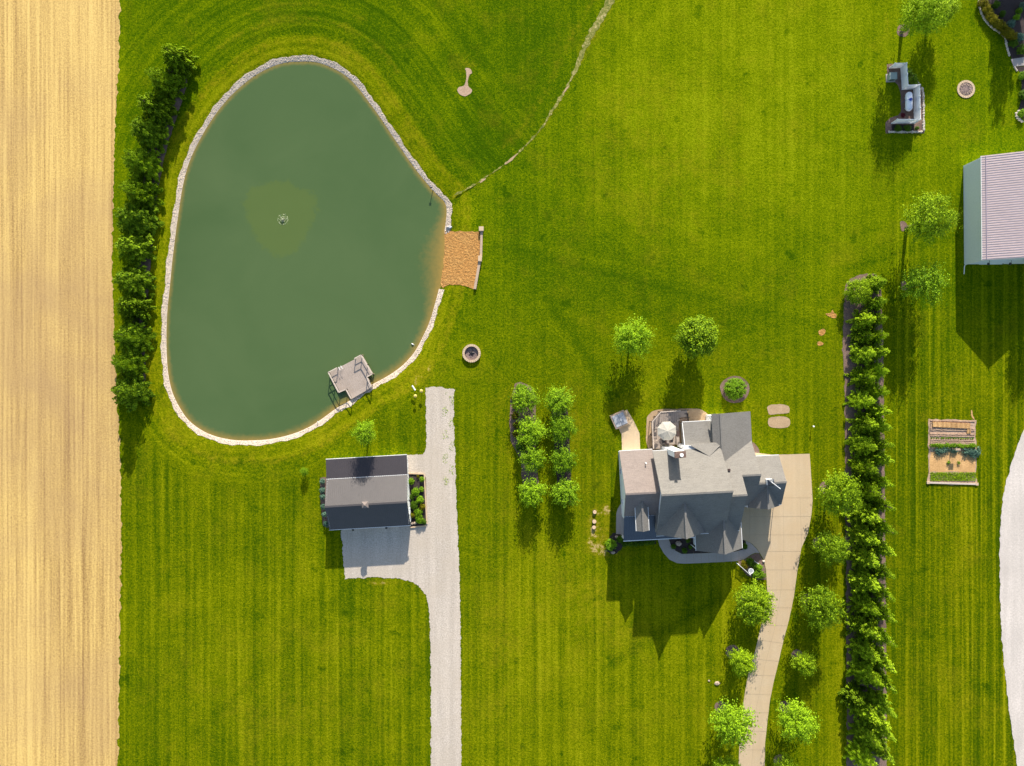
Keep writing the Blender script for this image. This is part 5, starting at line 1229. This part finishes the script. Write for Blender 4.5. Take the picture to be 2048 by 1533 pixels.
# shrubs
def shrub(px, py, rpx, h, kind, label, group=None, name="shrub"):
    gx, gy = G(px, py, h * .5); CNT[0] += 1; o = bpy.data.objects.new(name, V_BUSH[kind][CNT[0] % 2]); COL.objects.link(o)
    r = rpx / K * .93; o.location = (gx, gy, h * .45); o.scale = (r, r, h * .55); o.rotation_euler = (0, 0, random.uniform(0, 6.28))
    return tag(o, label, "shrub", group)
V_CLIP = variants("clip", lambda i: crown_decid(L_GREEN, 400 + i, tips=330, per=30, leaf=.10, rough=.04, spread=.12, elong=.05), 1)
gx, gy = G(1471, 778, .8); o = bpy.data.objects.new("shrub", V_CLIP[0]); COL.objects.link(o); o.location = (gx, gy, .7); o.scale = (1.68, 1.6, 1.0); tag(o, "broad clipped bright green shrub in the round mulch bed", "shrub")
for (px, py, r, h, k, lb) in ((1042,777,10,.9,"green","bright green tuft at the top end of the orchard's west bed"),(1043,893,12,1.3,"deep","round deep green shrub at the lower left of the orchard's west bed"),
        (1029,795,7.5,.6,"gold","yellow shrub topmost of five on the orchard bed's left edge"),(1031,812,7,.6,"gold","yellow shrub second of five on the orchard bed's left edge"),(1029.5,832,7.5,.6,"gold","yellow shrub third of five on the orchard bed's left edge"),(1032,851,7,.6,"gold","yellow shrub fourth of five on the orchard bed's left edge"),(1032,867,7.5,.6,"gold","yellow shrub lowest of five on the orchard bed's left edge"),
        (1222,1090,11.5,1.1,"green","bright green shrub sunlit at the southwest corner of the house"),(1242,1079,8,.9,"deep","dark shrub tucked by the corner of the metal porch roof"),
        (1347,1094,5,.5,"deep","small plant upper left in the front mulch bed"),(1369,1105 - 3,5.5,.5,"deep","low plant at the bottom middle of the front mulch bed"),(1381,1094,4.5,.5,"deep","small plant right of centre in the front mulch bed"),(1376,1081,5,.5,"deep","small plant near the porch in the front mulch bed"),
        (1489,1093,6,.8,"deep","dark shrub in the corner by the southeast gable"),
        (1488,1131,8.5,.9,"gold","clipped yellow green hedge block inside the picket rail"),(1500,1124,8,.9,"deep","dark leafy shrub at the top of the driveway bed"),(1509,1133,7,.8,"deep","dark shrub in the middle of the driveway bed"),(1517,1136,7.5,.8,"green","bright shrub on the right of the driveway bed"),
        (1511,1149,7.5,.9,"green","left clipped shrub at the bottom of the driveway bed"),(1523,1150,8,.9,"green","right clipped shrub at the bottom of the driveway bed"),
        (1816,146,9,1.0,"deep","upper dark shrub in the triangle behind the fence"),(1825,160,11,1.1,"deep","lower dark shrub in the triangle behind the fence"),(1828,170,7,.8,"deep","small dark shrub in the lowest corner of the fence triangle"),
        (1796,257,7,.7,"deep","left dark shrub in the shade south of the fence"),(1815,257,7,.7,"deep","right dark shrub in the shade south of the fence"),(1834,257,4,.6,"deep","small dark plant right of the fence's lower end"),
        (1806,231,4.5,.5,"maroon","small red plant by the foot of the propane bed")):
    shrub(px, py, r, h, k, lb)
for i in range(6):
    px, py = ((1283,1086),(1272,1087),(1261,1087.5),(1294,1085),(1304,1084.5),(1250,1088))[i]
    shrub(px, py - .5, 6.5, .75, "deep", "dark green box shrub, %s from the left under the front porch gutter" % ORD[(3, 2, 1, 4, 5, 0)[i]], "shrubs under the porch gutter")
for i, (px, py) in enumerate(((645,963.4),(645,981),(645.5,994),(647,1014.4),(649,1029.4),(652,1048.8))):
    shrub(px, py, 5.5, .8, "blue", "%s blue green shrub from the top along the garage's west wall" % ORD[i], "shrubs west of the garage")
for i, (px, py, r, h, k, lb) in enumerate(((822,963,6.5,.9,"green","large green plant in the top left of the garage flower bed"),(836,953.5,3,.4,"gold","tiny yellow plant at the top of the garage flower bed"),(844,959,5,.6,"green","round green plant in the top right of the garage flower bed"),(843,979,5,.7,"green","green plant on the right above the bare gap of the garage bed"),
        (831,984,8,1.0,"green","white flowered green bush left of the middle of the garage bed"),(823,995,6,.9,"deep","dark bush against the wall in the garage bed"),(840,1000,7.5,.9,"green","leafy bush in the middle right of the garage bed"),(828,1011,8,1.0,"deep","broad dark bush in the middle of the garage bed"),(845,1014,6,.8,"gold","yellowish bush on the right edge of the garage bed"),
        (836,1025,8,1.0,"green","bright bush low in the middle of the garage bed"),(824,1031,5,.8,"gold","yellowish plant low at the wall of the garage bed"),(839,1039,8.5,1.0,"green","large round green bush at the foot of the garage bed"),(848,1044,5,.7,"deep","small dark bush in the bottom right corner of the garage bed"))):
    shrub(px, py, r, h, k, lb, "plants of the garage flower bed")
gold = [(1966,6),(1973,18),(1979,31),(1987,40),(1996,49),(2004,55),(2011,62),(2018,68),(2025,73)]
for i, (px, py) in enumerate(gold): shrub(px, py, 9.5, 1.1, "gold", "%s golden shrub from the top along the edging of the top right bed" % ORD[i], "golden shrubs of the top right bed")
for (px, py, r, k, lb) in ((1993,10,7,"deep","dark plant near the top edge of the top right bed"),(2005,28,6,"deep","faint dark plant in the middle of the top right bed"),(2022,48,8,"blue","pale blue green plant near the lower end of the golden row"),(2027,87,9,"deep","dark bush beside the edging at the foot of the golden row"),(2040,75,8,"blue","variegated bush right of the last golden shrub"),(2045,12,7,"blue","pale bush at the right edge of the top right bed"),(2038,22,6,"green","green bush right of centre near the top edge"),(2033,35,6,"green","green bush right of centre above the golden row's end"),(2044,100,10,"deep","dark red green bush above the garden slab"),
        (2047,152,9,"green","upper green bush in the bed below the garden slab"),(2049,190,10,"deep","middle dark bush in the bed below the garden slab"),(2045,227,8,"green","bright bush by the pale stones at the lower bed corner")):
    shrub(px, py, r, .9, k, lb, "mixed plants of the right hand beds")
# vegetable rows
def herb_row(a, b, n, r, h, kind, label, group, name, jit=.05):
    for k in range(n):
        px = a[0] + (b[0] - a[0]) * (k + .5) / n; py = a[1] + (b[1] - a[1]) * (k + .5) / n; gx, gy = G(px, py)
        o = bpy.data.objects.new(name, V_HERB[kind][0]); COL.objects.link(o); o.location = (gx + random.uniform(-jit, jit), gy + random.uniform(-jit, jit), h * .4 + .03)
        s = r * random.uniform(.75, 1.25); o.scale = (s, s, h * .6); o.rotation_euler[2] = random.uniform(0, 6.28); tag(o, label % ORD[k], "plant", group)
herb_row((1860,876.5), (1948,878), 18, .13, .14, "green", "tiny seedling, %s from the left in the vegetable plot's dotted row", "seedlings of the dotted row", "seedling")
herb_row((1860,891), (1950,892.5), 26, .27, .5, "green", "bright green plant, %s from the left in the thick vegetable row", "plants of the thick green row", "row_plant", .1)
herb_row((1873,901), (1892,900), 4, .45, .45, "blue", "blue green cabbage, %s in the left cluster of the vegetable plot", "left cabbages", "cabbage", .12)
herb_row((1901,901), (1911,902), 2, .42, .45, "blue", "blue green cabbage, %s beside the little board in the plot", "middle cabbages", "cabbage", .1)
herb_row((1929,905), (1950,905), 5, .55, .5, "blue", "large blue green cabbage, %s in the right cluster of the plot", "right cabbages", "cabbage", .25)
herb_row((1886,924), (1926,926), 2, .22, .3, "green", "lone small green plant, %s from the left in the open straw", "plants in the open straw", "seedling")
wd = []
g = rng; n = 5200; a = np.array(G(1860, 962)); b = np.array(G(1951, 945))
C = np.stack([g.uniform(a[0], b[0], n), g.uniform(a[1], b[1], n), .04 + g.random(n) * .14], 1); n_k = g.random(n) < .5 + .5 * np.sin(C[:, 0] * 1.3) * np.sin(C[:, 1] * 3); C = C[n_k | (g.random(n) < .45)]; n = len(C)
me = leaf_mesh("weeds", C, g.uniform(.08, .24, n), g.normal(size=(n, 3)) * .5 + [0, 0, 1], L_MAPLE, .4)
o = bpy.data.objects.new("weeds", me); COL.objects.link(o); tag(o, "strip of weedy green growth at the foot of the vegetable plot", "weeds", kind="stuff")
n = 700; a = np.array(G(884, 975)); b = np.array(G(907, 785))
C = np.stack([rng.uniform(a[0], b[0], n), rng.uniform(a[1], b[1], n), .03 + rng.random(n) * .05], 1)
C = C[np.sin(C[:, 0] * 3.1) * np.sin(C[:, 1] * 1.7) > .15]; n = len(C)
o = bpy.data.objects.new("drive_weeds", leaf_mesh("drive_weeds", C, rng.uniform(.08, .22, n), rng.normal(size=(n, 3)) * .3 + [0, 0, 1], L_MAPLE, .5)); COL.objects.link(o)
tag(o, "thin scatter of weeds sprouting in the gravel drive's upper right side", "weeds", kind="stuff")
# swale: thin line of dry washed soil
sw_ = [(1231,-30),(1227,0),(1206,36),(1185,72),(1167,105),(1155,138),(1134,177),(1110,216),(1086,255),(1056,288),(1014,327),(969,358.5),(939,376.5),(912,390)]
L_, R_ = [], []
for i, (x, y) in enumerate(sw_):
    wdt = (12, 11, 10, 9, 7, 5, 3.4, 3.0, 2.6, 2.4, 2.2, 2.0, 2.0, 2.5)[i]; L_.append((x - wdt, y - wdt * .5)); R_.append((x + wdt * .25, y + wdt * .15))
def mat_dry():
    m, n, b = nodes_of("dry_swale_grass"); p = world_pos(n)
    f = noise(n, mapped(n, p, (1, 1, 1)), 2.2, 4, .75); f2 = noise(n, p, .35, 3, .6)
    col = ramp(n, math_n(n, 'ADD', math_n(n, 'MULTIPLY', f, .8), math_n(n, 'MULTIPLY', f2, .3)), [(.44, (.075, .10, .003)), (.58, (.20, .19, .03)), (.70, (.46, .36, .18))])
    n.links.new(col, b.inputs["Base Color"]); b.inputs["Roughness"].default_value = .95; bump(n, b, f, .5, .1); return m
sheet("swale", L_ + R_[::-1], mat_dry(), .02, amp=.22, step=.4, label="thin line of dry washed grass running up from the pond corner")
